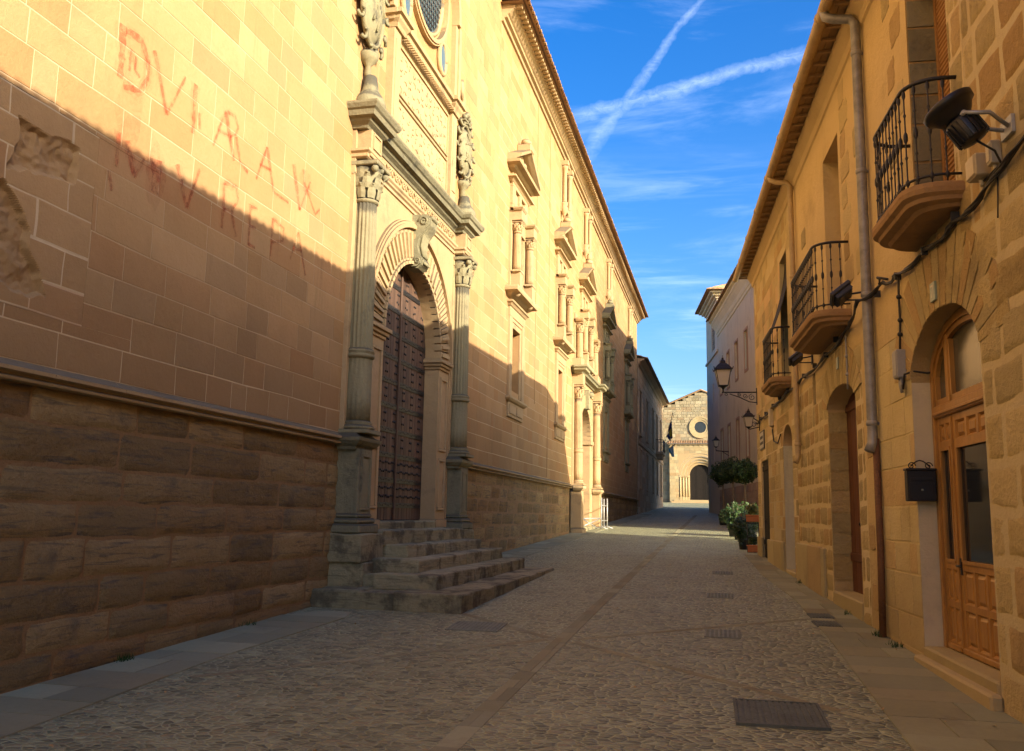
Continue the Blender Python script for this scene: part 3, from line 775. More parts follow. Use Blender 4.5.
# keystone bracket
k_ = MB()
prof_k = [(.02, 4.40), (-.16, 4.40), (-.24, 4.46), (-.26, 4.56), (-.20, 4.66), (-.17, 4.8), (-.20, 4.95), (-.30, 5.08), (-.38, 5.2), (-.40, 5.32), (-.34, 5.40), (.02, 5.40)]
k_.prism(prof_k, P1 - .17, P1 + .17, axis='x', tone=.4)
for sx in (-1, 1):
    xx = P1 + sx * .185
    k_.prism([(y * .96, 4.42 + (z - 4.4) * .97) for y, z in prof_k], min(xx, xx + sx * .05), max(xx, xx + sx * .05), axis='x', tone=.3)
    for (cy, cz, r_) in ((-.27, 5.26, .10), (-.17, 4.52, .07)):
        k_.tube([(P1 + sx * .24, cy + r_ * (1 - q / 14) * math.cos(q * .8), cz + r_ * (1 - q / 14) * math.sin(q * .8)) for q in range(12)], .018, 5, tone=.3)
for q in range(5): k_.tube([(P1 - .14 + q * .07, -.36, 5.3), (P1 - .14 + q * .07, -.24, 5.02), (P1 - .12 + q * .06, -.20, 4.82), (P1 - .10 + q * .05, -.24, 4.62)], .028, 6, tone=.4)
for q in range(4): k_.ball((P1 - .12 + q * .08, -.40, 5.34), .045); k_.ball((P1 - .10 + q * .07, -.27, 4.5), .035)
k_.build('keystone', 'carved_grey', po)
# door
dr = MB(); random.seed(5)
nP = 22; wP = 3.2 / nP
for i in range(nP):
    xa = P1 - 1.6 + i * wP; dr.box(xa + .003, xa + wP - .003, .20 + random.uniform(0, .004), .26, -.14, 4.6, tone=random.random(), ch=.004)
dr.box(P1 - .035, P1 + .035, .165, .2, -.14, 4.5, tone=.4, ch=.01)
dr.build('door', 'old_door_wood', po)
dr = MB(); dr.box(P1 - 1.6, P1 + 1.6, -.12, .6, -.9, -.15, tone=.4, ch=.02); dr.build('threshold', 'step_stone', po, jitter=.006, jscale=6)
st = MB(); z = .12; row = 0
while z < 4.4:
    half = 1.5 if z < 3.0 else 1.5 * math.sqrt(max(0, 1 - ((z - 3.02) / 1.45) ** 2))
    x = -half + .06
    dense = row % 3 == 0 or z < .9
    while x < half - .05:
        if dense or int((x + 2) / .15) % 3 == 0:
            st.ball((P1 + x, .195, z + (.02 if int(x * 20) % 2 else 0)), .022, 1, .7, 1, seg=6)
        x += .075
    if row % 3 == 0: st.box(P1 - half + .04, P1 + half - .04, .188, .2, z - .045, z + .045, tone=.2)
    z += .145; row += 1
st.build('door_stud', 'wrought_iron', po)
# upper stage: inscription panel between pilasters, cornice, round window, shields
us = MB(); PU = 15.45
us.box(PU - 1.75, PU + 1.75, -.05, .02, 6.28, 8.30, tone=.55)
for sx in (-1, 1):
    xc = PU + sx * 1.72
    us.box(xc - .16, xc + .16, -.14, .02, 6.28, 8.28, tone=.45, ch=.008)
    us.box(xc - .10, xc + .10, -.16, -.13, 6.6, 8.1, tone=.5, ch=.008)
for z in (7.18, 7.28): us.box(PU - 1.5, PU + 1.5, -.085, -.04, z, z + .04, tone=.45, ch=.01)
for (u0, u1, v0, v1) in ((-1.5, 1.5, 8.16, 8.2), (-1.5, 1.5, 6.5, 6.54), (-1.5, -1.46, 6.54, 8.16), (1.46, 1.5, 6.54, 8.16)): us.box(PU + u0, PU + u1, -.08, -.04, v0, v1, tone=.5)
random.seed(9)
for r_ in range(8):          # low relief carving inside the panel
    for k in range(12):
        xk = PU - 1.3 + k * .235; zk = 6.62 + r_ * .2
        if 7.1 < zk < 7.38: continue
        a = random.uniform(0, 6); us.tube([(xk + .07 * math.cos(a + q * .9), -.052, zk + .06 * math.sin(a + q * .9)) for q in range(4)], .013, 4, tone=.5)
us.mould([(.05, 8.28), (.08, 8.30), (.09, 8.36), (.15, 8.40), (.16, 8.46), (.21, 8.48), (.22, 8.56), (.09, 8.6), (0, 8.62)], PU - 1.8, PU + 1.8)
for sx in (-1, 1): us.mould([(.18, 8.285), (.20, 8.36), (.24, 8.42), (.25, 8.47), (.30, 8.49), (.30, 8.57), (.2, 8.63)], PU + sx * 1.68 - .02, PU + sx * 1.68 + .02)
for k in range(40): us.box(PU - 1.7 + k * .087, PU - 1.66 + k * .087, -.19, -.1, 8.31, 8.355, tone=.4)
# arched frame round the window
for (ra, rb, o) in ((1.72, 1.86, .18), (1.86, 1.93, .13), (1.12, 1.2, .12), (1.2, 1.24, .09)):
    zc = RC[1] if ra < 1.6 else RC[1]
    full = ra < 1.6; n_ = 48
    for i in range(n_):
        a0, a1 = (2 * math.pi * i / n_, 2 * math.pi * (i + 1) / n_) if full else (math.pi * i / n_, math.pi * (i + 1) / n_)
        cx_ = PU if not full else PU
        us.prism([(cx_ + ra * math.cos(a0), zc + ra * math.sin(a0)), (cx_ + rb * math.cos(a0), zc + rb * math.sin(a0)), (cx_ + rb * math.cos(a1), zc + rb * math.sin(a1)), (cx_ + ra * math.cos(a1), zc + ra * math.sin(a1))], -o, .02, axis='y', tone=.5)
for sx in (-1, 1):
    us.box(PU + sx * 1.93 - .07, PU + sx * 1.93 + .07, -.16, .02, 8.62, RC[1], tone=.5, ch=.01)
    us.box(PU + sx * 1.79 - .07, PU + sx * 1.79 + .07, -.12, .02, 8.62, RC[1], tone=.5, ch=.01)
    us.tube([(PU + sx * 2.05, -.1, 8.7), (PU + sx * 2.3, -.12, 8.75), (PU + sx * 2.35, -.12, 8.95), (PU + sx * 2.2, -.12, 9.0), (PU + sx * 2.15, -.12, 9.3)], .06, 6, tone=.5)
pts = [(PU + 1.75 * math.sin(t_ / 10 * 1.2 * (1 if True else 1)) , 0) for t_ in range(3)]
us.build('upper_panel', 'carved_stone', po)
wd = MB()
def disc(mb, cx, cz, rx, rz, y, n=32, mi=0): mb.add([(cx + rx * math.cos(2 * math.pi * i / n), y, cz + rz * math.sin(2 * math.pi * i / n)) for i in range(n)], [list(range(n))], mi, .5)
disc(wd, PU - .1, RC[1], .96, 1.06, -.03)
for sx in (-1, 1): disc(wd, PU - .05 + sx * 1.08, 9.22, .17, .28, -.06, 20)
wd.build('leaded_window', 'leaded_glass', po)
wb = MB()
for k in range(-7, 8):
    h_ = 1.02 * math.sqrt(1 - (k * .13 / .92) ** 2) if abs(k * .13) < .92 else 0
    if h_ > .1: wb.tube([(PU - .1 + k * .13, -.045, RC[1] - h_), (PU - .1 + k * .13, -.045, RC[1] + h_)], .012, 4)
for k in range(-10, 11):
    h_ = .92 * math.sqrt(1 - (k * .13 / 1.02) ** 2) if abs(k * .13) < 1.02 else 0
    if h_ > .05: wb.tube([(PU - .1 - h_, -.047, RC[1] + k * .13), (PU - .1 + h_, -.047, RC[1] + k * .13)], .012, 4)
for (cx_, cz_, rx_, rz_) in ((PU, RC[1], .66, 1.31), (PU - 1.02, 9.28, .17, .29), (PU + 1.02, 9.28, .17, .29)):
    pass
wb.build('window_bars', 'lead', po)
wr = MB()
for (cx_, cz_, rx_, rz_) in ((PU - .1, RC[1], 1.0, 1.1), (PU - 1.13, 9.22, .21, .33), (PU + 1.03, 9.22, .21, .33)):
    wr.tube([(cx_ + rx_ * math.cos(q * math.pi / 18), -.04, cz_ + rz_ * math.sin(q * math.pi / 18)) for q in range(37)], .055, 6, tone=.5)
wr.build('window_frame', 'carved_stone', po)
def shield(xc, zc, w_, h_, mat_):
    s = MB(); random.seed(int(xc * 10))
    n_, m_ = 20, 6; vs = [(xc, -.22, zc)]
    for j in range(1, m_ + 1):
        for i in range(n_):
            a = 2 * math.pi * i / n_; k = j / m_
            vs.append((xc + w_ * .5 * k * math.cos(a), -.08 - .14 * math.sqrt(max(0, 1 - k * k)), zc + h_ * .5 * k * math.sin(a)))
    fs = [(0, 1 + i, 1 + (i + 1) % n_) for i in range(n_)]
    for j in range(m_ - 1):
        for i in range(n_): a_ = 1 + j * n_; fs.append((a_ + i, a_ + (i + 1) % n_, a_ + n_ + (i + 1) % n_, a_ + n_ + i))
    s.add(vs, fs, 0, .4, True)
    s.tube([(xc + w_ * .53 * math.cos(q * math.pi / 12), -.12, zc + h_ * .53 * math.sin(q * math.pi / 12)) for q in range(25)], .045, 6, tone=.35)
    for q in range(14):       # scrolled strapwork round the edge
        a = 2 * math.pi * q / 14; cx_, cz_ = xc + w_ * .68 * math.cos(a), zc + h_ * .62 * math.sin(a)
        s.tube([(cx_ + .10 * (1 - t_ * .1) * math.cos(a + t_ * .8), -.12 - .01 * t_, cz_ + .10 * (1 - t_ * .1) * math.sin(a + t_ * .8)) for t_ in range(7)], .032, 5, tone=.3)
    for q in range(9): s.tube([(xc + random.uniform(-.3, .3) * w_, -.2, zc + random.uniform(-.35, .35) * h_), (xc + random.uniform(-.3, .3) * w_, -.21, zc + random.uniform(-.35, .35) * h_)], .022, 5, tone=.4)
    for q in range(5): s.ball((xc - .2 + q * .1, -.15, zc + h_ * .62 + .12 * (1 - abs(q - 2) / 2) + .05), .065, tone=.3)
    s.box(xc - .28, xc + .28, -.2, .02, zc + h_ * .56, zc + h_ * .6, tone=.3, ch=.01)
    s.lathe([(.03, zc - h_ * .98), (.06, zc - h_ * .9), (.05, zc - h_ * .8), (.13, zc - h_ * .74), (.17, zc - h_ * .66), (.1, zc - h_ * .6)], (xc, -.08, 0), 12, tone=.35)
    s.lathe([(.26, 6.27), (.26, 6.42), (.22, 6.50), (.14, 6.62), (.1, zc - h_ * .95)], (xc, -.14, 0), 12, tone=.3)
    s.build('coat_of_arms', mat_, po, jitter=.012, jscale=9)
shield(12.62, 8.1, .8, 1.3, 'carved_grey'); shield(18.05, 7.85, .8, 1.1, 'carved_grey')

# ---- painted inscription
LET = [(0.075,[(6.93,4.56),(6.95,4.29),(6.95,4.03)]),(0.05,[(6.97,4.54),(7.22,4.55),(7.34,4.39),(7.35,4.21),(7.26,4.05),(7.01,3.97)]),(0.02,[(7.07,4.39),(7.07,4.16)]),(0.02,[(7.15,4.35),(7.15,4.21),(7.23,4.17)]),(0.035,[(7.42,4.56),(7.57,4.27),(7.7,4.0)]),(0.02,[(7.7,4.0),(7.97,4.55)]),(0.05,[(8.16,4.56),(8.16,4.28),(8.17,4.0)]),(0.02,[(8.26,4.28),(8.29,4.1)]),(0.02,[(8.78,4.54),(8.57,4.03)]),(0.045,[(8.78,4.54),(8.89,4.28),(9.02,4.03)]),(0.02,[(8.64,4.25),(8.88,4.28)]),(0.025,[(8.78,4.54),(8.98,4.56),(9.06,4.46),(9.02,4.36),(8.89,4.27)]),(0.03,[(9.03,4.33),(9.14,4.07),(9.34,4.01)]),(0.025,[(9.76,4.51),(9.54,4.0)]),(0.035,[(9.76,4.51),(9.98,4.0)]),(0.02,[(9.98,4.0),(10.39,4.0)]),(0.018,[(9.6,4.22),(9.87,4.25)]),(0.05,[(10.48,4.57),(10.59,4.3),(10.71,4.01)]),(0.02,[(10.71,4.01),(10.99,4.51)]),(0.03,[(10.77,4.61),(10.82,4.31)]),(0.02,[(10.8,4.44),(11.18,4.11),(11.32,4.23)]),(0.04,[(7.0,3.51),(7.0,3.16)]),(0.05,[(7.13,3.48),(7.2,3.32),(7.28,3.16)]),(0.025,[(7.28,3.16),(7.41,3.42)]),(0.13,[(7.58,3.47),(7.61,3.31),(7.61,3.12)]),(0.03,[(6.91,3.09),(6.97,2.91)]),(0.045,[(7.94,3.56),(8.05,3.37),(8.16,3.16)]),(0.025,[(8.16,3.16),(8.35,3.67)]),(0.045,[(8.84,3.7),(8.86,3.43),(8.85,3.16)]),(0.03,[(8.84,3.7),(9.11,3.74),(9.17,3.6),(9.03,3.43),(8.86,3.39)]),(0.03,[(9.03,3.43),(9.16,3.15)]),(0.03,[(9.45,3.65),(9.45,3.14)]),(0.02,[(9.44,3.63),(9.62,3.65)]),(0.02,[(9.44,3.38),(9.6,3.4)]),(0.02,[(9.45,3.15),(9.61,3.15)]),(0.03,[(10.01,3.66),(10.0,3.16)]),(0.025,[(10.01,3.66),(10.3,3.62),(10.3,3.45),(10.01,3.35)]),(0.02,[(10.71,3.7),(10.52,3.27)]),(0.03,[(10.71,3.7),(10.98,3.17)]),(0.018,[(10.6,3.45),(10.83,3.47)])]
le = MB(); kq = 0; rgl = random.Random(5)
for w_, pts in LET:
    # brushed strokes: a worn core and a paler stain soaked into the stone around it
    fine_pts = []
    for (a, b), (c_, d_) in zip(pts, pts[1:]):
        L = math.hypot(c_ - a, d_ - b); n_ = max(2, int(L / .05))
        for i in range(n_): fine_pts.append((a + (c_ - a) * i / n_, b + (d_ - b) * i / n_))
    fine_pts.append(pts[-1])
    for wd_, tn in ((w_ * 2.4 + .05, .30), (w_ * 1.4 + .014, 1.0)):
        kq += 1; y = -.0045 - (kq % 9) * .0004; ed = []
        for i, p in enumerate(fine_pts):
            q0, q1 = fine_pts[max(0, i - 1)], fine_pts[min(len(fine_pts) - 1, i + 1)]
            d = Vector((q1[0] - q0[0], q1[1] - q0[1])).normalized(); n_ = Vector((-d.y, d.x)); k = i / (len(fine_pts) - 1)
            hw_ = wd_ / 2 * (1 - .35 * k) * rgl.uniform(.75, 1.15)
            ed.append(((p[0] + n_.x * hw_, y, p[1] + n_.y * hw_), (p[0] - n_.x * hw_, y, p[1] - n_.y * hw_)))
        for i in range(len(ed) - 1): le.quad(ed[i][0], ed[i][1], ed[i + 1][1], ed[i + 1][0], 0, tn * rgl.uniform(.8, 1.1))
for (cx_, cz_, rx_, rz_, tn) in ((7.12, 3.75, .20, .42, .22), (7.3, 3.5, .36, .30, .16), (7.6, 3.3, .16, .4, .3), (7.2, 4.2, .24, .3, .14), (8.0, 3.2, .3, .3, .10), (10.85, 4.45, .22, .2, .22)):
    for q in range(1):
        k_ = 1; kq += 1
        le.add([(cx_ + rx_ * k_ * math.cos(i * .449) * rgl.uniform(.8, 1.1), -.0085 - q * .0004 - (kq % 5) * .00008, cz_ + rz_ * k_ * math.sin(i * .449) * rgl.uniform(.8, 1.1)) for i in range(14)], [list(range(14))], 0, tn)
# washed-down stain of the red paint below the first letter
le.build('painted_inscription', 'faded_red_paint', palace)

# ---- steps
sp = frame_thing('stone_steps', 'worn stepped stone flight in front of the big studded portal door', 'steps', LO, LR, (14.9, -1.1, gz(14)))
def rough_step(x0, x1, o, z0, z1, seed):
    mb = MB(); rg = random.Random(seed)
    def blk(xa, xb, oa, ob):
        bm = bmesh.new(); bmesh.ops.create_cube(bm, size=1)
        bmesh.ops.scale(bm, vec=(xb - xa - .012, ob - oa, z1 - z0), verts=bm.verts)
        bmesh.ops.bevel(bm, geom=bm.edges[:], offset=.022, segments=2, affect='EDGES', profile=.5)
        bmesh.ops.subdivide_edges(bm, edges=[e for e in bm.edges if e.calc_length() > .1], cuts=5, use_grid_fill=True)
        cc = Vector(((xa + xb) / 2, -(oa + ob) / 2, (z0 + z1) / 2)); sg = rg.uniform(-.008, .004); bm.verts.index_update()
        vs = []
        for v in bm.verts:
            p = v.co + cc; n_ = noise.noise_vector(p * 4.5) * .020 + noise.noise_vector(p * 13) * .008
            if v.co.z < 0: n_ *= .3
            vs.append(p + n_ + Vector((0, 0, sg)))
        mb.add(vs, [[v.index for v in f.verts] for f in bm.faces], 0, rg.random(), False); bm.free()
    x = x0
    while x < x1 - .05:
        L = rg.uniform(1.4, 2.6)
        if x1 - x - L < .8: L = x1 - x
        blk(x, x + L, -.02 if z1 > -.3 else max(-.02, o - .95), o); x += L
    mb.box(x0 + .05, x1 - .05, -(o - .06), .02, z0 - .02, z1 - .02, 0, .3)
    return mb
for i, (x0, x1, o, z0, z1) in enumerate(((11.62, 18.3, 2.16, -1.75, -1.06), (12.2, 17.95, 1.63, -1.08, -.86), (12.6, 17.75, 1.22, -.88, -.67), (13.15, 17.45, .86, -.69, -.49), (13.0, 17.4, .50, -.51, -.28))):
    rough_step(x0, x1, o, z0, z1, 60 + i).build('step', 'step_stone', sp)
# rough block footings under the pedestals
for lst in (((12.2, 13.1, .52, -1.1, -.72, 1), (12.15, 13.05, .50, -.72, -.32, 2), (11.7, 12.5, .70, -1.7, -1.06, 3)), ((17.5, 18.35, .50, -1.3, -.68, 4), (17.5, 18.3, .47, -.68, -.32, 5))):
  ft = MB()
  for xa, xb, oo, za, zb, sd in lst:
    m2 = rough_step(xa, xb, oo, za, zb, 80 + sd); ft.v, o_ = ft.v + m2.v, len(ft.v); ft.f += [[i + o_ for i in f] for f in m2.f]; ft.mi += m2.mi; ft.t += m2.t; ft.sm += m2.sm
  ft.build('pedestal_footing', 'step_stone', po)

# ---- window bays
def bay(c, lower=True, attic=None, mat_='carved_stone'):
    w_ = bpy.data.objects.new('window', None); C.collection.objects.link(w_); w_.parent = palace; OFF[w_.name] = OFF[palace.name]
    f = MB()
    if lower:
        for (x0, x1, z0, z1, o) in ((c - .92, c - .62, 3.05, 5.25, .07), (c + .62, c + .92, 3.05, 5.25, .07), (c - .92, c + .92, 5.25, 5.5, .07), (c - .62, c - .5, 3.15, 5.15, .03), (c + .5, c + .62, 3.15, 5.15, .03), (c - .5, c + .5, 5.0, 5.15, .03), (c - .62, c + .62, 5.15, 5.25, .05)):
            f.box(x0, x1, -o, .02, z0, z1, tone=.5, ch=.008)
        f.mould([(.04, 5.5), (.08, 5.52), (.12, 5.58), (.16, 5.6), (.16, 5.65), (.05, 5.68)], c - .9, c + .9)
        f.mould([(.05, 2.95), (.10, 2.97), (.14, 3.02), (.14, 3.07), (.03, 3.1)], c - .92, c + .92)
        f.box(c - .9, c + .9, -.05, .02, 2.55, 2.95, tone=.4, ch=.008)
        for x0, x1 in ((c - .8, c - .06), (c + .06, c + .8)): f.box(x0, x1, -.075, -.04, 2.63, 2.88, tone=.5, ch=.012)
        f.box(c - .8, c + .8, -.05, .02, 5.68, 6.1, tone=.5)
        f.box(c - .5, c + .5, -.08, -.03, 5.75, 6.02, tone=.45, ch=.012)
    f.mould([(.06, 6.08), (.12, 6.10), (.20, 6.16), (.34, 6.20), (.36, 6.28), (.36, 6.33), (.05, 6.36)], c - 1.0, c + 1.0)
    f.box(c - 1.0, c + 1.0, -.06, .02, 6.36, 8.32, tone=.5) if False else None
    for sx in (-1, 1):
        xc = c + sx * .80
        f.box(xc - .20, xc + .20, -.07, .02, 6.36, 8.42, tone=.5, ch=.006)
        f.box(xc - .15, xc + .15, -.33, .02, 6.36, 6.82, tone=.45, ch=.012)
        f.mould([(.15, 6.8), (.2, 6.83), (.2, 6.88), (.14, 6.9)], xc - .03, xc + .03, base=.14)
        f.ball((xc, -.2, 6.25), .13, 1, 1, 1.2)
        fluted_column(f, xc, .2, .115, 6.93, 8.06)
        capital(f, xc, .2, .11, 8.06, 8.38)
        f.box(xc - .19, xc + .19, -.36, .02, 8.4, 8.72, tone=.45, ch=.01)
        f.mould([(.17, 8.68), (.22, 8.7), (.26, 8.76), (.26, 8.8), (.16, 8.83)], xc - .02, xc + .02, base=.15)
    f.box(c - .58, c - .5, -.05, .02, 6.4, 8.3, tone=.5); f.box(c + .5, c + .58, -.05, .02, 6.4, 8.3, tone=.5)
    f.box(c - .62, c + .62, -.10, .02, 8.3, 8.72, tone=.5, ch=.006)
    f.sweep([(0, 8.7), (.12, 8.71), (.17, 8.77), (.17, 8.8), (0, 8.83)], c - .62, c + .62)
    # attic storey of the frame with two sunk panels
    for (x0, x1, z0, z1, o) in ((c - .95, c + .95, 8.82, 8.95, .09), (c - .95, c + .95, 9.5, 9.62, .09), (c - .95, c - .62, 8.95, 9.5, .09), (c + .62, c + .95, 8.95, 9.5, .09), (c - .12, c + .12, 8.95, 9.5, .09)):
        f.box(x0, x1, -o, .02, z0, z1, tone=.5, ch=.008)
    for sx in (-1, 1): f.box(c + sx * .37 - .14, c + sx * .37 + .14, -.05, .02, 9.02, 9.42, tone=.4, ch=.012)
    f.mould([(.07, 9.6), (.1, 9.62), (.15, 9.68), (.22, 9.70), (.22, 9.75), (.06, 9.78)], c - 1.0, c + 1.0)
    f.box(c - .9, c + .9, -.07, .02, 9.76, 9.98, tone=.5)
    f.mould([(.08, 9.96), (.16, 9.98), (.22, 10.04), (.36, 10.07), (.38, 10.15), (.1, 10.19)], c - 1.02, c + 1.02)
    # raking pediment
    for sx in (-1, 1):
        n_ = 5
        pr = [(.10, 0), (.24, .02), (.38, .07), (.40, .17), (.1, .21)]
        vs = []
        for k, (xx, zz) in enumerate(((c + sx * 1.34, 10.16), (c + sx * .0, 10.86))):
            for o, dz in pr: vs.append((xx, -o, zz + dz))
        m_ = len(pr); vs += [(c + sx * 1.34, .02, 10.16 + .2), (c, .02, 10.86 + .2), (c + sx * 1.34, .02, 10.16), (c, .02, 10.86)]
        fs = [(i, i + 1, m_ + i + 1, m_ + i) for i in range(m_ - 1)] + [(m_ - 1, 2 * m_, 2 * m_ + 1, 2 * m_ - 1), (0, m_, 2 * m_ + 3, 2 * m_ + 2)] + [tuple(range(m_)) + (2 * m_, 2 * m_ + 2)]
        f.add(vs, fs, 0, .3)
    f.prism([(c - 1.0, 10.19), (c + 1.0, 10.19), (c, 10.84)], -.12, .02, axis='y', tone=.5)
    f.box(c - .22, c + .22, -.42, .02, 10.9, 11.16, tone=.25, ch=.04); f.ball((c, -.22, 11.25), .16, 1.3, 1, .8)
    f.ball((c, -.15, 10.45), .16, 1, .6, 1)
    for p in f.v:
        if p.z > 5.66: p.z = .909 * p.z + .214 if p.z > 6.0 else 5.66 + (p.z - 5.66) * .2
    f.build('frame', mat_, w_)
    for (za, zb) in ((6.0, 7.8),) + (((3.25, 5.02),) if lower else ()):
        p_ = MB(); p_.quad((c - .5, .34, za), (c + .5, .34, za), (c + .5, .34, zb), (c - .5, .34, zb)); p_.build('pane', 'dark_glass', w_)
    for (za, zb) in ((6.04, 7.76),) + (((3.3, 5.0),) if lower else ()):
        b_ = MB(); b_.box(c - .03, c + .03, .28, .335, za, zb); b_.box(c - .5, c - .44, .28, .335, za, zb); b_.box(c + .44, c + .5, .28, .335, za, zb)
        for q in (.02, .5, .95): b_.box(c - .44, c + .44, .29, .335, za + (zb - za) * q, za + (zb - za) * q + .05)
        b_.build('casement', 'old_door_wood', w_)
def attic(c, mat_='carved_stone'):
    w_ = bpy.data.objects.new('attic_window', None); C.collection.objects.link(w_); w_.parent = palace; OFF[w_.name] = OFF[palace.name]
    f = MB()
    for sx in (-1, 1):
        xc = c + sx * .5
        f.box(xc - .13, xc + .13, -.05, .02, 11.0, 12.8, tone=.5, ch=.006)
        f.lathe([(.09, 11.35), (.075, 11.4), (.075, 12.5), (.09, 12.55), (.12, 12.62), (.13, 12.72)], (xc, -.14, 0), 14, tone=.5)
        f.box(xc - .14, xc + .14, -.28, .02, 12.72, 12.9, tone=.45, ch=.01)
        f.lathe([(.02, 10.78), (.05, 10.86), (.12, 11.0), (.15, 11.12), (.11, 11.2), (.14, 11.28), (.14, 11.35)], (xc, -.12, 0), 12, tone=.35)
    f.box(c - .5, c + .5, -.14, .02, 11.18, 11.34, tone=.45, ch=.01); f.box(c - .4, c + .4, -.1, .02, 12.76, 12.9, tone=.5)
    for p in f.v: p.z -= .25
    f.build('frame', mat_, w_)
    p_ = MB(); p_.quad((c - .36, .34, 11.05), (c + .36, .34, 11.05), (c + .36, .34, 12.53), (c - .36, .34, 12.53)); p_.build('pane', 'dark_glass', w_)
for i, c in enumerate(BAYS): bay(c, lower=i != 2, mat_='carved_stone' if i < 3 else 'carved_grey')
for i, c in ATT.items(): attic(c)
# the sill of a window further left, its foot just enters the picture
s = MB(); s.mould([(.05, 6.92), (.10, 6.94), (.12, 7.0), (.06, 7.04), (.16, 7.1), (.22, 7.16), (.22, 7.24), (.05, 7.28)], 7.8, 10.1)
s.box(8.0, 9.9, -.05, .02, 7.28, 9.6); s.build('sill', 'carved_grey', palace)
# a drain pipe groove and thin lead downpipes
for x in (26.4, 28.5): s = MB(); s.box(x, x + .05, -.012, .02, 1.2 if x > 27 else 3.3, 12.9, tone=.3); s.build('wall_joint', 'sand_ashlar', palace)

# ---- second portal
def zmap(q):
    for p in q.v:
        if p.z > 3.12: p.z = 3.12 + (p.z - 3.12) * .88
po2 = bpy.data.objects.new('portal', None); C.collection.objects.link(po2); po2.parent = palace; OFF[po2.name] = OFF[palace.name]
q = MB()
for sx in (-1, 1):
    xi, xo = P2 + sx * 1.4, P2 + sx * 1.95
    q.box(xi, xo, -.1, .35, -1.2, 2.95, tone=.5, ch=.01)
    q.box(min(xi, xo) - .08, max(xi, xo) + .04, -.18, .35, 2.92, 3.1, tone=.4, ch=.015)
    for za, zb in ((-.3, .9), (1.1, 2.7)): q.box(min(xi, xo) + .1, max(xi, xo) - .1, -.13, -.08, za, zb, tone=.55, ch=.015)
for i in range(21):
    a0 = math.pi * i / 21 + .008; a1 = math.pi * (i + 1) / 21 - .008
    q.prism([(P2 - 1.4 * math.cos(a0), 3.1 + 1.4 * math.sin(a0)), (P2 - 1.95 * math.cos(a0), 3.1 + 1.95 * math.sin(a0)), (P2 - 1.95 * math.cos(a1), 3.1 + 1.95 * math.sin(a1)), (P2 - 1.4 * math.cos(a1), 3.1 + 1.4 * math.sin(a1))], -.13, .3, axis='y', tone=.4 + .2 * random.random())
arch_fill(q, P2, 1.4, 3.1, 1.4, 4.8, .01, .42)
spandrel(q, P2, 1.96, 1.0, 3.1, P2 - 2.2, P2 + 2.2, 5.25, .06)
q.box(P2 - 2.3, P2 + 2.3, -.1, .02, 5.2, 5.6, tone=.5)
zmap(q); q.build('arch', 'carved_stone', po2)
for sx in (-1, 1):
    q = MB(); xc = P2 + sx * 2.55
    q.box(xc - .3, xc + .3, -.5, .02, -1.3, -.45, tone=.45, ch=.05)
    q.box(xc - .24, xc + .24, -.4, .02, -.45, .92, tone=.5, ch=.012)
    q.mould([(.25, .88), (.30, .92), (.36, 1.0), (.36, 1.08), (.26, 1.12)], xc - .03, xc + .03, base=.12)
    q.box(xc - .26, xc + .26, -.08, .02, 1.1, 5.2, tone=.5, ch=.008)
    col_base(q, xc, .22, .17, 1.12); fluted_column(q, xc, .22, .17, 1.3, 4.55, 2.4); capital(q, xc, .22, .16, 4.55, 5.1)
    q.box(xc - .24, xc + .24, -.44, .02, 5.12, 5.6, tone=.5, ch=.01)
    q.box(xc - .2, xc + .2, -.36, .02, 5.98, 6.3, tone=.5, ch=.01)
    for xd in (-.0,):
        fluted_column(q, xc + sx * -.35, .2, .13, 6.35, 7.55); capital(q, xc + sx * -.35, .2, .13, 7.55, 7.95)
        q.box(xc + sx * -.35 - .22, xc + sx * -.35 + .22, -.06, .02, 5.98, 8.4, tone=.5); q.box(xc + sx * -.35 - .2, xc + sx * -.35 + .2, -.36, .02, 6.0, 6.35, tone=.45, ch=.012)
        q.mould([(.16, 7.95), (.24, 8.0), (.28, 8.08), (.28, 8.13), (.1, 8.18)], xc + sx * -.35 - .04, xc + sx * -.35 + .04, base=.1)
    zmap(q); q.build('column', 'carved_stone', po2)
q = MB()
q.mould([(.1, 5.58), (.16, 5.6), (.2, 5.66), (.34, 5.72), (.36, 5.8), (.42, 5.84), (.42, 5.92), (.1, 5.98)], P2 - 2.6, P2 + 2.6)
for sx in (-1, 1): q.mould([(.1, 5.583), (.26, 5.6), (.3, 5.66), (.42, 5.72), (.44, 5.8), (.5, 5.84), (.5, 5.923), (.1, 5.99)], P2 + sx * 2.55 - .12, P2 + sx * 2.55 + .12, base=.15)
q.box(P2 - .16, P2 + .16, -.3, .02, 4.4, 5.3, tone=.4, ch=.03); q.ball((P2, -.3, 5.1), .16)
zmap(q); q.build('cornice', 'carved_grey', po2)
q = MB()
for i in range(16): q.box(P2 - 1.45 + i * .181 + .004, P2 - 1.45 + (i + 1) * .181 - .004, .26, .32, -.9, 4.6, tone=random.random())
q.build('door', 'old_door_wood', po2)
q = MB(); q.box(P2 - 1.5, P2 + 1.5, -.35, .3, -.8, -.42, ch=.02); q.build('step', 'step_stone', po2)
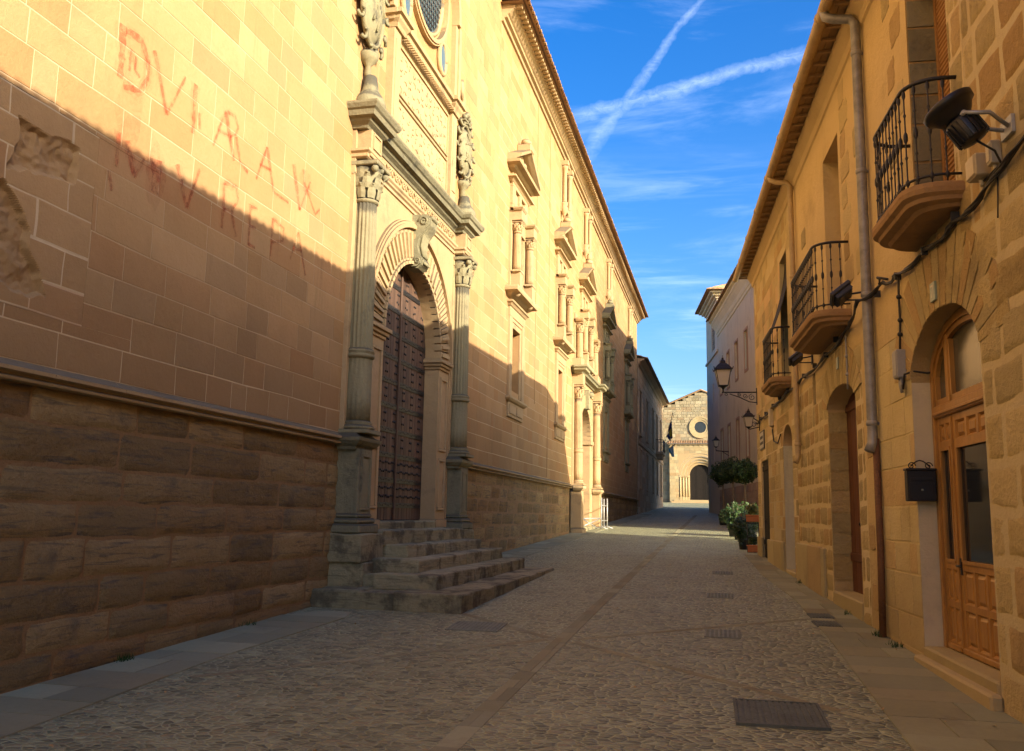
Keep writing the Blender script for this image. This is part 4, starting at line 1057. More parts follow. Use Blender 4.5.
# ------------------------------------------------------------ far left: town building with balcony
town = frame_thing('town_building', 'shaded pale stone building with tall dark windows and balcony beyond the golden palace', 'building', LO, LR, (72, 0, gz(72)))
tb = MB(); WX = [61.6, 67.1, 72.9, 77.5, 82.3]
hl = [(x - .6, x + .6, 5.6, 8.35) for x in WX] + [(x - .55, x + .55, 2.0, 4.35) for x in WX]
masonry(tb, 60.02, 85, rows_of(-1, 10.4, .4, random.Random(2)), .6, 1.4, hl, gap=.02, depth=.015, relief=.008, y=-.05, rng=random.Random(31))
for h in hl: reveal(tb, *h, .35, 0, y=-.05)
tb.quad((85, -.05, -1), (85, 12, -1), (85, 12, 10.4), (85, -.05, 10.4), tone=.5); tb.quad((60.02, 0, 5), (60.02, 12, 5), (60.02, 12, 10.4), (60.02, 0, 10.4), tone=.5)
tb.build('wall', ['town_stone', 'town_stone'], town)
for h in hl:
    f = MB()
    f.box(h[0] - .14, h[0], -.11, 0, h[2] - .1, h[3] + .1, tone=.6); f.box(h[1], h[1] + .14, -.11, 0, h[2] - .1, h[3] + .1, tone=.6)
    f.box(h[0] - .2, h[1] + .2, -.16, 0, h[3] + .1, h[3] + .25, tone=.6); f.box(h[0] - .2, h[1] + .2, -.18, 0, h[2] - .22, h[2] - .1, tone=.5)
    wo = f.build('window', 'town_stone', town)
    f = MB(); f.quad((h[0], .22, h[2]), (h[1], .22, h[2]), (h[1], .22, h[3]), (h[0], .22, h[3])); f.build('pane', 'dark_glass', wo)
f = MB(); f.sweep([(.05, 10.1), (.12, 10.14), (.2, 10.3), (.45, 10.42), (.5, 10.5), (0, 10.55)], 60.05, 85.2); f.build('cornice', 'town_stone', town)
f = MB(); tile_roof(f, 60.1, 85.4, -.7, 10.52, 6, .3, .3); f.build('roof', 'clay_tile', town)
f = MB(); f.sweep([(.05, 4.75), (.12, 4.8), (.12, 4.95), (.05, 5.0)], 60.05, 85); f.build('moulding', 'town_stone', town)
bl = bpy.data.objects.new('balcony', None); C.collection.objects.link(bl); bl.parent = town; OFF[bl.name] = OFF[town.name]
f = MB(); f.box(76.2, 78.9, -.7, -.05, 5.15, 5.4, ch=.04)
for x in (76.5, 77.5, 78.5): f.box(x - .08, x + .08, -.55, -.05, 4.8, 5.15, ch=.03)
f.build('slab', 'town_stone', bl)
f = MB(); f.tube([(76.25, -.05, 6.4), (76.25, -.65, 6.4), (78.85, -.65, 6.4), (78.85, -.05, 6.4)], .025, 6)
for k in range(20): f.tube([(76.25 + k * .137, -.65, 5.4), (76.25 + k * .137, -.65, 6.4)], .01, 4)
for k in range(4): f.tube([(76.25, -.1 - k * .16, 5.4), (76.25, -.1 - k * .16, 6.4)], .01, 4)
f.build('railing', 'wrought_iron', bl)
def flag(pole0, pole1, w_, drop, stripes, label, seed):
    pole0, pole1 = Vector(pole0), Vector(pole1); e = frame_thing('flag', label, 'flag', LO, LR, pole0)
    f = MB(); f.tube([pole0, pole1], .025, 6); f.ball(pole1, .05); f.build('flagpole', 'shutter_wood', e)
    f = MB(); n, m_ = 12, 14; vs = []; tp = pole1 + (pole0 - pole1) * .04
    for j in range(m_ + 1):
        for i in range(n + 1):
            u, v = i / n, j / m_
            base = tp + (pole0 - pole1) * u * .62 * (1 - v * .55)
            fold = math.sin(u * 9 + v * 2 + seed) * .09 * (.3 + v)
            vs.append((base.x + fold, base.y + .06 * math.cos(u * 11), base.z - drop * v * (1 - .25 * u)))
    for j in range(m_):
        for i in range(n):
            a = j * (n + 1) + i; mi = stripes(i / n, j / m_); f.add([vs[a], vs[a + 1], vs[a + n + 2], vs[a + n + 1]], [(0, 1, 2, 3)], mi, .5, True)
    f.build('cloth', ['flag_blue', 'flag_yellow', 'flag_sky', 'flag_white'], e)
flag((76.6, -.65, 5.7), (77.0, -1.45, 8.7), 1.2, 1.9, lambda u, v: 1 if (u > .3 and .35 < v < .85 and u < .75) else 0, 'dark blue and yellow flag drooping from an upright pole at the stone balcony', 1)
flag((78.2, -.65, 5.5), (78.5, -1.5, 6.2), 1.0, 1.1, lambda u, v: 3 if .3 < u < .6 else 2, 'light blue and white flag hanging low from a short pole at the stone balcony', 3)

# ------------------------------------------------------------ church at the end of the street
CY = 115
church = frame_thing('stone_church', 'old stone church facade with gable, round window and deep round arched doorway closing the street', 'church', (0, CY, 0), 0, (-2.6, 0, gz(CY)))
cb = MB(); CX_ = -2.6
ro = rows_of(.5, 9.2, .42, random.Random(5)); OC = (-2.7, 11.2)
hole_o = (OC[0] - .8, OC[0] + .8, OC[1] - .8, OC[1] + .8)
rs = [9.2]
while rs[-1] < 15.8: rs.append(rs[-1] + random.uniform(.28, .42))
masonry(cb, -7.75, 9, ro, .5, 1.1, [(-6.5, 1.3, 0, 9.3)], gap=.03, depth=.02, relief=.02, rng=random.Random(41))
rgc = random.Random(42)
for a, b in zip(rs, rs[1:]):
    lim = (15.9 - b) / .43
    xa, xb = max(-7.75, CX_ - lim), min(9, CX_ + lim)
    if xb - xa > .5: masonry(cb, xa, xb, [a, b], .35, .9, [hole_o], gap=.03, depth=.02, relief=.03, rng=rgc)
cb.quad((-7.75, 0, 0), (-7.75, 20, 0), (-7.75, 20, 13.6), (-7.75, 0, 13.6)); cb.quad((9, 0, 0), (9, 20, 0), (9, 20, 11), (9, 0, 11))
cb.box(-11, -7.75, 1.0, 12, 0, 12.2, tone=.5)
cb.build('wall', ['church_stone', 'church_stone'], church)
f = MB()
for sx in (-1, 1):
    vs = []
    for (xx, zz) in ((CX_, 15.95), (CX_ + sx * (5.35 if sx < 0 else 11.8), 15.95 - .43 * (5.35 if sx < 0 else 11.8))):
        for o, dz in ((.12, -.12), (.18, 0), (.0, .12)): vs.append((xx, -o, zz + dz))
        vs.append((xx, 20, zz + .12))
    f.add(vs, [(i, i + 1, 5 + i, 4 + i) for i in range(3)])
f.build('roof', 'clay_tile', church)
f = MB()  # oculus ring
n_ = 40
for (ra, rb, o, m_) in ((.72, .95, .05, .0), (.95, 1.2, .12, 0), (1.2, 1.38, .18, 0)):
    for i in range(n_):
        a0, a1 = 2 * math.pi * i / n_, 2 * math.pi * (i + 1) / n_
        f.prism([(OC[0] + ra * math.cos(a0), OC[1] + ra * math.sin(a0)), (OC[0] + rb * math.cos(a0), OC[1] + rb * math.sin(a0)), (OC[0] + rb * math.cos(a1), OC[1] + rb * math.sin(a1)), (OC[0] + ra * math.cos(a1), OC[1] + ra * math.sin(a1))], -o, .5, axis='y', tone=.4 + .2 * (i % 2))
ro_ = f.build('round_window', 'church_warm', church)
f = MB(); disc(f, OC[0], OC[1], .80, .80, .08, 28); f.build('pane', 'dark_glass', ro_)
pp = bpy.data.objects.new('porch', None); C.collection.objects.link(pp); pp.parent = church; OFF[pp.name] = OFF[church.name]
f = MB(); DX = -2.7; ZS2 = 5.15
masonry(f, -6.5, 1.3, rows_of(1.2, 8.95, .38, random.Random(6)), .5, 1.0, [(DX - 2.7, DX + 2.7, 0, 7.9)], gap=.02, depth=.015, relief=.01, y=-.8, rng=random.Random(43))
arch_fill(f, DX, 2.7, ZS2, 2.7, 7.9, -.8, -.6, tone=.5)
f.quad((-6.5, -.8, 1), (-6.5, .1, 1), (-6.5, .1, 8.95), (-6.5, -.8, 8.95)); f.quad((1.3, -.8, 1), (1.3, .1, 1), (1.3, .1, 8.95), (1.3, -.8, 8.95)); f.quad((-6.5, -.8, 8.95), (1.3, -.8, 8.95), (1.3, .1, 8.95), (-6.5, .1, 8.95))
f.build('wall', ['church_warm', 'church_warm'], pp)
f = MB()
for k, (ra, rb) in enumerate(((2.35, 2.68), (2.0, 2.33), (1.68, 1.98), (1.38, 1.66))):
    y0 = -.74 + k * .2
    for i in range(30):
        a0, a1 = math.pi * i / 30, math.pi * (i + 1) / 30
        f.prism([(DX - ra * math.cos(a0), ZS2 + ra * math.sin(a0)), (DX - rb * math.cos(a0), ZS2 + rb * math.sin(a0)), (DX - rb * math.cos(a1), ZS2 + rb * math.sin(a1)), (DX - ra * math.cos(a1), ZS2 + ra * math.sin(a1))], y0, y0 + .25, axis='y', tone=.5)
    for sx in (-1, 1):
        xm = DX + sx * (ra + rb) / 2
        f.box(DX + sx * ra, DX + sx * (rb + .02), y0 + .08, y0 + .3, 1.5, ZS2, tone=.4)
        f.tube([(xm, y0 + .02, 2.5), (xm, y0 + .02, ZS2 - .25)], .09, 8); f.box(xm - .14, xm + .14, y0 - .1, y0 + .2, ZS2 - .25, ZS2, ch=.02); f.box(xm - .14, xm + .14, y0 - .1, y0 + .2, 1.8, 2.5, ch=.03)
for sx in (-1, 1): f.box(DX + sx * 1.36, DX + sx * 1.68, .04, .4, 1.5, ZS2 + .02)
f.build('archivolt', 'church_warm', pp)
f = MB()
for k in range(14): f.box(-6.4 + k * .58, -6.25 + k * .58, -.92, -.78, 8.8, 8.93, ch=.03)
f.box(-6.6, 1.4, -.98, -.75, 8.95, 9.06); f.build('corbel_table', 'church_warm', pp)
f = MB(); tile_roof(f, -6.7, 1.5, -1.1, 9.1, 1.4, .35, .3); f.build('roof', 'clay_tile', pp)
f = MB()
for i in range(9): f.box(DX - 1.4 + i * .312, DX - 1.4 + i * .312 + .3, .12, .2, 1.4, 6.6)
f.box(DX - 1.6, DX + 1.6, .18, .3, 1.2, 6.8); f.build('door', 'dark_door_wood', pp)
f = MB()
for k, (o, z) in enumerate(((2.6, 1.75), (2.1, 1.95), (1.6, 2.12))): f.box(DX - 3.9 + k * .3, DX + 3.9 - k * .3, -o, -.1, .8, z, ch=.03)
f.build('step', 'church_warm', church)

# ------------------------------------------------------------ right side houses
RDIR = Vector((-.07, 1)).normalized(); RO = (2.58, 0, 0); RR = math.atan2(-RDIR.y, -RDIR.x)
def s_of(y): return y / RDIR.y
def X(y): return -y / RDIR.y            # wall frame x of a point with world y on the wall line
ZT = 6.45
YB = 11.36                            # party line of the two houses
def house(name, label, ya, yb): return frame_thing(name, label, 'house', RO, RR, (X((ya + yb) / 2), 0, gz((ya + yb) / 2)))
hA = house('stone_house', 'near ochre stone house with varnished double door, iron balcony and arched fanlight on the right', 6, YB)
hB = house('ochre_house', 'golden two storey house with two curved iron balconies further along the right side', YB, 24.3)
def hrect(ya, yb, z0, z1): return (X(yb), X(ya), z0, z1)
D1 = hrect(7.80, 9.80, -2, 1.98); BD1 = hrect(8.15, 9.35, 2.93, 5.45)
hA_holes = [D1, BD1]
wa = MB(); rg = random.Random(51)
rows = [-2.0, -1.5, -1.1, -.72, -.28, .08, .45, .86, 1.22, 1.6, 1.98, 2.36, 2.8, 3.2, 3.62, 4.0, 4.42, 4.8, 5.2, 5.6, 6.0, ZT]
# exposed masonry nearest the camera, wide raised joints
masonry(wa, X(4.6), X(-9), rows, .38, .75, [], gap=.008, depth=-.001, relief=.022, cham=.022, mi=0, mmi=1, jit=.016, rng=rg, tone_v=.6)
rough_wall(wa, X(7.80), X(4.6), rows, .38, .8, .013, 0, seed=15, step=.05, gap=.03, mort=.003)
rough_wall(wa, X(9.15), X(7.80), rows[10:], .35, .7, .013, 0, seed=16, step=.05, gap=.03, mort=.003, holes=hA_holes)
# plastered part with a few stones left bare
def plaster(mb, x0, x1, z0, z1, holes, mi, y=0.0, cell=.16, amp=.008):
    for (a, b, c_, d_) in cut((x0, x1, z0, z1), holes):
        nx = max(1, int((b - a) / cell)); nz = max(1, int((d_ - c_) / cell)); vs = []
        for j in range(nz + 1):
            for i in range(nx + 1):
                x = a + (b - a) * i / nx; z = c_ + (d_ - c_) * j / nz
                e = 0 if i in (0, nx) or j in (0, nz) else 1
                vs.append((x, y + e * noise.noise(Vector((x * 1.4, 3, z * 1.4))) * amp, z))
        mb.add(vs, [(j * (nx + 1) + i, j * (nx + 1) + i + 1, (j + 1) * (nx + 1) + i + 1, (j + 1) * (nx + 1) + i) for j in range(nz) for i in range(nx)], mi, .5, True)
def bare_stones(mb, lst, mi, y=-.004, sd=1):
    """irregular stone faces standing slightly proud of the plaster, outline uneven"""
    r_ = random.Random(sd)
    for (x, z, w_, h_) in lst:
        n_ = 14; pts = []
        n_ = 20
        for i in range(n_):
            s_, t_ = divmod(i, 5); t_ = t_ / 5 * 2 - 1; t_ = max(-.88, t_) if t_ < 0 else t_
            p, q_ = ((t_, -1), (1, t_), (-t_, 1), (-1, -t_))[s_]
            pts.append((x + w_ / 2 * p + r_.uniform(-.014, .014), z + h_ / 2 * q_ + r_.uniform(-.012, .012)))
        c_ = (x, z); o = r_.uniform(.004, .014)
        vs = [(p, .004, q_) for p, q_ in pts] + [(c_[0] + (p - c_[0]) * .93, y - o * .6, c_[1] + (q_ - c_[1]) * .93) for p, q_ in pts]
        mb.add(vs, [tuple(range(n_, 2 * n_))] + [(i, (i + 1) % n_, n_ + (i + 1) % n_, n_ + i) for i in range(n_)], mi, r_.random())
masonry(wa, X(YB), X(9.15), rows_of(-2, 1.98, .36, random.Random(9)), .45, .85, hA_holes, gap=.012, depth=.001, relief=.004, cham=.006, jit=.004, mi=2, mmi=2, rng=random.Random(53), tone_v=.5)
plaster(wa, X(YB), X(9.15), 1.98, ZT, hA_holes, 2)
bare_stones(wa, [(X(10.0), 3.15, .3, .36), (X(9.75), 3.6, .4, .33), (X(10.0), 4.0, .32, .33), (X(9.7), 4.42, .38, .36), (X(10.0), 4.85, .3, .34), (X(9.75), 5.3, .42, .36), (X(10.1), 5.8, .34, .34)], 0, sd=3)
arch_fill(wa, X(8.8), 1.0 / RDIR.y, 1.40, .55, 1.985, -.002, .34, 0, tone=.5)
# long thin voussoirs over the door
for i in range(19):
    a0 = math.pi * (.02 + .96 * i / 19) + .012; a1 = math.pi * (.02 + .96 * (i + 1) / 19) - .012; cx_ = X(8.8)
    ro2 = .62 + .1 * random.random()
    P_ = lambda a, k: (cx_ - (1.005 + k) * math.cos(a), 1.40 + (.555 + k) * math.sin(a))
    q4 = [P_(a0, .0), P_(a0, ro2), P_(a1, ro2), P_(a1, .0)]; 
    wa.prism(q4, -.009 - .004 * random.random(), .01, mi=0, axis='y', tone=random.random() * .6 + .3)
for (a, b, c_, d_) in (D1,):     # door reveal: whitewashed far jamb, plain near jamb
    wa.quad((a, 0, -2), (a, .34, -2), (a, .34, 1.42), (a, 0, 1.42), 3, .5); wa.quad((b, 0, -2), (b, .34, -2), (b, .34, 1.42), (b, 0, 1.42), 1, .5)
reveal(wa, *BD1, .34, 0)
z = BD1[2]
while z < BD1[3] - .1: h_ = rg.uniform(.28, .4); wa.box(BD1[0] - .002, BD1[0] + .015, .012, .31, z, min(z + h_ - .03, BD1[3]), 4, rg.random()); z += h_
wa.quad((X(-9), 0, -3), (X(-9), 10, -3), (X(-9), 10, ZT), (X(-9), 0, ZT), 2); wa.quad((X(-9), 10, -3), (X(YB), 10, -3), (X(YB), 10, ZT), (X(-9), 10, ZT), 2)
wa.build('wall', ['house_stone', 'house_mortar', 'ochre_plaster', 'grey_plaster', 'lichen_stone'], hA, jitter=.008, jscale=2.6)
# doorstep
f = MB(); f.box(D1[0] + .01, D1[1] - .01, -.02, .34, -1.9, -1.2, ch=.02); f.box(D1[0] - .05, D1[1] + .05, -.10, .0, -1.9, -1.29, ch=.02); f.build('doorstep', 'slab_stone', hA, jitter=.005, jscale=8)

def panel(mb, x0, x1, z0, z1, y, mi=0):
    """raised and fielded panel"""
    i1, i2 = .018, .05; w_ = min(i2, (x1 - x0) * .3)
    O = [(x0, z0), (x1, z0), (x1, z1), (x0, z1)]; A = [(x0 + i1, z0 + i1), (x1 - i1, z0 + i1), (x1 - i1, z1 - i1), (x0 + i1, z1 - i1)]; B = [(x0 + w_, z0 + i2), (x1 - w_, z0 + i2), (x1 - w_, z1 - i2), (x0 + w_, z1 - i2)]
    vs = [(a, y, b) for a, b in O] + [(a, y + .022, b) for a, b in A] + [(a, y + .002, b) for a, b in B]
    mb.add(vs, [(i, (i + 1) % 4, 4 + (i + 1) % 4, 4 + i) for i in range(4)] + [(4 + i, 4 + (i + 1) % 4, 8 + (i + 1) % 4, 8 + i) for i in range(4)] + [(8, 9, 10, 11)], mi, .5)
def framed(mb, x0, x1, z0, z1, y0, y1, voids, mi=0):
    for (a, b, c_, d_) in cut((x0, x1, z0, z1), voids): mb.box(a, b, y0, y1, c_, d_, mi, .5)
# front door: two leaves, panels, glass and fanlight
fd = bpy.data.objects.new('front_door', None); C.collection.objects.link(fd); fd.parent = hA; OFF[fd.name] = OFF[hA.name]
yD = .20; a, b = D1[0] + .02, D1[1] - .02; cx_ = (a + b) / 2; XS = X(9.27)
f = MB()
f.box(a, a + .07, yD - .03, yD + .08, -1.2, 1.45, tone=.5, ch=.006); f.box(b - .07, b, yD - .03, yD + .08, -1.2, 1.45, tone=.5, ch=.006)
f.box(a + .07, b - .07, yD - .035, yD + .08, 1.02, 1.14, tone=.5, ch=.012); f.box(a + .07, b - .07, yD - .05, yD - .03, 1.04, 1.07, tone=.4, ch=.006)
po_ = arch_pts(cx_, (b - a) / 2, 1.40, .54, 24); pi_ = arch_pts(cx_, (b - a) / 2 - .08, 1.40, .46, 24)
for i in range(24): f.prism([po_[i], po_[i + 1], pi_[i + 1], pi_[i]], yD - .03, yD + .08, axis='y', tone=.5)
f.box(XS - .035, XS + .035, yD - .02, yD + .06, 1.14, 1.80, tone=.5, ch=.006)
for sx in (-1, 1):       # inner sash of each fanlight
    x0, x1 = XS + sx * .04, cx_ + sx * ((b - a) / 2 - .08)
    f.box(min(x0, x0 + sx * .045), max(x0, x0 + sx * .045), yD - .01, yD + .05, 1.14, 1.74, tone=.5); f.box(min(x0, x1), max(x0, x1), yD - .01, yD + .05, 1.14, 1.20, tone=.5)
    p2 = arch_pts(cx_, (b - a) / 2 - .08, 1.40, .46, 24); p3 = arch_pts(cx_, (b - a) / 2 - .13, 1.38, .43, 24)
    rng_ = range(0, 12) if sx < 0 else range(12, 24)
    for i in rng_: f.prism([p2[i], p2[i + 1], p3[i + 1], p3[i]], yD - .01, yD + .05, axis='y', tone=.5)
    f.box(min(x1, x1 - sx * .05), max(x1, x1 - sx * .05), yD - .01, yD + .05, 1.14, 1.42, tone=.5)
f.build('frame', 'varnished_pine', fd)
f = MB(); f.add([(x, yD + .03, z) for x, z in arch_pts(cx_, (b - a) / 2 - .06, 1.40, .48, 24)] + [(b - .06, yD + .03, 1.1), (a + .06, yD + .03, 1.1)], [list(range(27))]); f.build('fanlight', 'curtain_glass', fd)
for sx in (-1, 1):
    x0, x1 = (a + .075, XS - .004) if sx < 0 else (XS + .004, b - .075); nc = 2 if sx < 0 else 4; mg = .08 if sx < 0 else .12
    w_ = x1 - x0; f = MB(); vo = []
    gl = (x0 + mg, x1 - mg, -.36, .70)
    pw_ = (w_ - 2 * mg + .04 - .05 * (nc - 1)) / nc; ups = [(x0 + mg - .02 + k * (pw_ + .05), x0 + mg - .02 + k * (pw_ + .05) + pw_, .78, .95) for k in range(nc)]
    pw2 = (w_ - .2 - .06) / 2; los = [(x0 + .10 + k * (pw2 + .06), x0 + .10 + k * (pw2 + .06) + pw2, z0_, z1_) for k in range(2) for z0_, z1_ in ((-1.10, -.80), (-.74, -.45))]
    los = [(x0 + mg - .02 + k * (pw_ + .05), x0 + mg - .02 + k * (pw_ + .05) + pw_, z0_, z1_) for k in range(nc) for z0_, z1_ in ((-1.12, -.80), (-.74, -.44))]
    framed(f, x0, x1, -1.19, 1.02, yD, yD + .045, [gl] + ups + los)
    for v_ in ups + los: panel(f, *v_, yD + .004)
    for (u0, u1, v0, v1) in ((gl[0] - .02, gl[0] + .012, gl[2], gl[3]), (gl[1] - .012, gl[1] + .02, gl[2], gl[3]), (gl[0], gl[1], gl[2] - .02, gl[2] + .012), (gl[0], gl[1], gl[3] - .012, gl[3] + .02)): f.box(u0, u1, yD - .012, yD + .006, v0, v1, tone=.6)
    f.box(x0 + .03, x1 - .03, yD - .02, yD + .005, -1.19, -1.14, tone=.4, ch=.006)
    if sx > 0: f.box(x0 - .03, x0 + .02, yD - .018, yD + .004, -1.15, 1.0, tone=.5, ch=.006)
    lf = f.build('door_leaf', 'varnished_pine', fd)
    f = MB(); f.quad((gl[0], yD + .025, gl[2]), (gl[1], yD + .025, gl[2]), (gl[1], yD + .025, gl[3]), (gl[0], yD + .025, gl[3])); f.build('pane', 'dark_glass', fd)
f = MB(); f.tube([(XS + .06, yD - .045, -.40), (XS + .20, yD - .05, -.40)], .011, 6); f.tube([(XS + .06, yD - .045, -.40), (XS + .06, yD + .01, -.40)], .014, 6); f.box(XS + .04, XS + .08, yD - .008, yD + .004, -.48, -.33)
f.build('door_handle', 'wrought_iron', fd)

def shutter_door(parent, rect, yb, mat_, slats=True, name='balcony_door'):
    f = MB(); a, b, c_, d_ = rect; m_ = (a + b) / 2
    for x0, x1 in ((a, m_ - .004), (m_ + .004, b)):
        f.box(x0, x0 + .07, yb - .03, yb, c_, d_); f.box(x1 - .07, x1, yb - .03, yb, c_, d_)
        if slats:
            z = c_ + .02
            while z < d_ - .02: f.box(x0 + .07, x1 - .07, yb - .022, yb, z, z + .045, tone=random.random(), ch=.01); z += .052
        else:
            n_ = 4; w_ = (x1 - x0 - .14) / n_
            for k in range(n_): f.box(x0 + .07 + k * w_ + .003, x0 + .07 + (k + 1) * w_ - .003, yb - .015, yb, c_, d_, tone=random.random(), ch=.004)
            for q in (.0, .35, .95): f.box(x0 + .07, x1 - .07, yb - .028, yb - .012, c_ + (d_ - c_) * q, c_ + (d_ - c_) * q + .1)
    return f.build(name, mat_, parent)
shutter_door(hA, BD1, .30, 'shutter_wood')

def balcony(parent, ya, yb, zs, out, zr, tone_seed, corner=.28):
    """stone slab with moulded rounded edge, iron railing with forged balusters"""
    e = bpy.data.objects.new('balcony', None); C.collection.objects.link(e); e.parent = parent; OFF[e.name] = OFF[parent.name]
    x0, x1 = X(yb), X(ya)
    def outline(o, n=6, c=corner):
        pts = [(x0 - o * 0 + .0 - (o - out) * .6, .02)]
        xa, xb, yy = x0 - (o - out) * .6, x1 + (o - out) * .6, -o
        for i in range(n + 1): t_ = math.pi / 2 * i / n; pts.append((xa + c - c * math.cos(t_), yy + c - c * math.sin(t_)))
        for i in range(n + 1): t_ = math.pi / 2 * i / n; pts.append((xb - c + c * math.sin(t_), yy + c - c * math.cos(t_)))
        pts.append((xb, .02)); return pts
    f = MB(); prof = [(-.16, 0), (-.13, .03), (-.06, .05), (-.05, .085), (-.01, .11), (.0, .15), (.0, .19), (-.02, .2)]
    rings = [[(p, q_, zs - .2 + z) for p, q_ in outline(out + o)] for o, z in prof]; n_ = len(rings[0])
    vs = [p for r_ in rings for p in r_]; fs = [tuple(range(n_))[::-1], tuple((len(rings) - 1) * n_ + i for i in range(n_))]
    for k in range(len(rings) - 1):
        for i in range(n_): fs.append((k * n_ + i, k * n_ + (i + 1) % n_, (k + 1) * n_ + (i + 1) % n_, (k + 1) * n_ + i))
    f.add(vs, fs, 0, .5); f.build('slab', 'balcony_stone', e, jitter=.004, jscale=7)
    rail = outline(out - .06, 8, corner); rail[0] = (rail[0][0], .0); rail[-1] = (rail[-1][0], 0)
    f = MB()
    f.tube([(p, q_, zr) for p, q_ in rail], .019, 8); f.tube([(p, q_, zs + .07) for p, q_ in rail], .012, 6)
    # balusters spaced along the rail
    seg = [Vector(p) for p in rail]; Ls = [(q_ - p).length for p, q_ in zip(seg, seg[1:])]; T = sum(Ls); n_ = int(T / .118)
    for k in range(1, n_):
        d = T * k / n_; i = 0
        while d > Ls[i]: d -= Ls[i]; i += 1
        p = seg[i] + (seg[i + 1] - seg[i]) * d / Ls[i]
        H = zr - zs
        pr = [(.007, zs + .0)]
        for h_, r_ in ((.04, .007), (.06, .02), (.085, .02), (.11, .007), (.30, .007), (.32, .015), (.34, .007), (.46, .007), (.49, .019), (.52, .021), (.55, .019), (.58, .007), (.72, .007), (.74, .015), (.76, .007), (.90, .007), (.93, .017), (.96, .017), (1.0, .008)): pr.append((r_, zs + h_ * H))
        f.lathe(pr, (p.x, p.y, 0), 6, tone=.5)
    f.build('railing', 'wrought_iron', e)
    return e
balcony(hA, 7.92, 9.47, 2.86, .46, 3.80, 1)

# gutter, eaves and roof, shared form
def eaves(parent, ya, yb, ov=.36, hip=False):
    x0, x1 = X(yb), X(ya); L = x1 - x0
    f = MB()
    f.sweep([(0, ZT - .32), (.03, ZT - .30), (.05, ZT - .2), (.14, ZT - .08), (.15, ZT), (0, ZT + .02)], x0 + .003, x1 - .003, tone=.5)
    f.build('eaves_moulding', 'ochre_plaster', parent)
    f = MB()
    f.quad((x0, .1, ZT + .14), (x1, .1, ZT + .14), (x1, -ov, ZT + .01), (x0, -ov, ZT + .01))
    x = x0 + .15
    while x < x1 - .1: f.box(x, x + .05, -ov + .03, .05, ZT - .02, ZT + .03, tone=random.random(), ch=.006); x += .34
    k = 0
    while k * .11 < ov: f.box(x0, x1, -ov + k * .11 + .004, -ov + k * .11 + .1, ZT + .02 + k * .01, ZT + .035 + k * .01, tone=random.random()); k += 1
    f.build('eaves_board', 'eaves_wood', parent)
    f = MB(); tile_roof(f, x0 - (.4 if hip else 0), x1, -ov - .05, ZT + .06, 6.2, .3, .2)
    f.build('roof', 'clay_tile', parent)
    f = MB(); n_ = 8; r_ = .075; x = x0 - (.35 if hip else 0)
    while x < x1 - .01:
        e_ = min(x + 1.9, x1); vs = []
        for xx in (x + .002, e_ - .002):
            for q in range(n_ + 1): a = math.pi * q / n_; vs.append((xx, -ov - .07 - r_ * math.cos(a), ZT + .02 - r_ * math.sin(a)))
        f.add(vs, [(q, q + 1, n_ + 2 + q, n_ + 1 + q) for q in range(n_)], 0, .5, True)
        for q in range(n_): pass
        f.lathe([(r_ + .012, e_ - .03), (r_ + .012, e_ + .0)], (0, -ov - .07, ZT + .02), 12, axis='x') if e_ < x1 else None
        x = e_
    f.build('gutter', 'painted_pipe', parent)
eaves(hA, -9, YB - .0); eaves(hB, YB, 24.45, hip=True)
def downpipe(parent, y, ztop, zbot, r_, mat_, lower=None):
    x = X(y); f = MB()
    f.tube([(x - .10, -.43, ZT - .02), (x - .09, -.42, ZT - .10), (x - .05, -.32, ZT - .16), (x - .01, -.14, ZT - .19), (x, -.08, ZT - .27), (x, -.08, zbot + .25), (x, -.085, zbot + .1), (x + .015, -.13, zbot)], r_, 12)
    z = zbot + .3
    while z < ZT - .6: f.lathe([(r_ + .001, z), (r_ + .01, z + .01), (r_ + .01, z + .05), (r_ + .001, z + .06)], (x, -.08, 0), 12); f.box(x - .01, x + .01, -.06, .0, z + .015, z + .045); z += 1.55
    return f.build('downpipe', mat_, parent)
downpipe(hA, 11.22, 0, .80, .06, 'zinc_pipe')
f = MB(); x = X(11.22); f.tube([(x + .005, -.05, .95), (x + .01, -.05, -.3), (x - .01, -.06, -1.30)], .04, 10); f.build('rusty_pipe', 'rusty_pipe', hA)
downpipe(hB, 16.92, 0, 1.0, .05, 'painted_pipe')

# second house
D2 = hrect(12.45, 14.40, -2, 1.90); D3 = hrect(18.15, 19.42, -2, 1.9); D4 = hrect(22.0, 23.45, -2, 1.4); BD2 = hrect(12.95, 14.1, 2.82, 5.5); BD3 = hrect(18.25, 19.25, 2.77, 5.35); OV = hrect(15.38, 15.66, 1.88, 2.4)
HB = [D2, D3, D4, BD2, BD3, OV]
wb_ = MB(); rg = random.Random(61)
rb = [-2, -1.45, -1.1, -.78, -.42, -.1, .22, .55, .88, 1.2, 1.5, 1.9, 2.25]
rough_wall(wb_, X(17.6), X(12.0), rb, .28, .62, .013, 0, seed=17, step=.06, gap=.024, mort=.003, holes=HB)
plaster(wb_, X(12.0), X(YB), -2, 2.25, HB, 2)
bare_stones(wb_, [(X(11.8), -.2, .3, .3), (X(11.75), .9, .26, .3), (X(11.75), -.9, .3, .32)], 0, sd=8)
plaster(wb_, X(17.6), X(YB), 2.25, ZT, HB, 2)
bare_stones(wb_, [(X(12.6 - .10 * (k % 2)), 2.95 + k * .37, .34 + .2 * (k % 2), .35) for k in range(9)] + [(X(11.9), 3.3, .3, .34), (X(11.8), 4.9, .34, .4), (X(15.2), 4.3, .4, .3), (X(16.1), 4.9, .42, .32), (X(16.3), 4.0, .36, .3), (X(15.9), 3.2, .4, .28), (X(17.2), 4.6, .3, .3)], 0, sd=9)
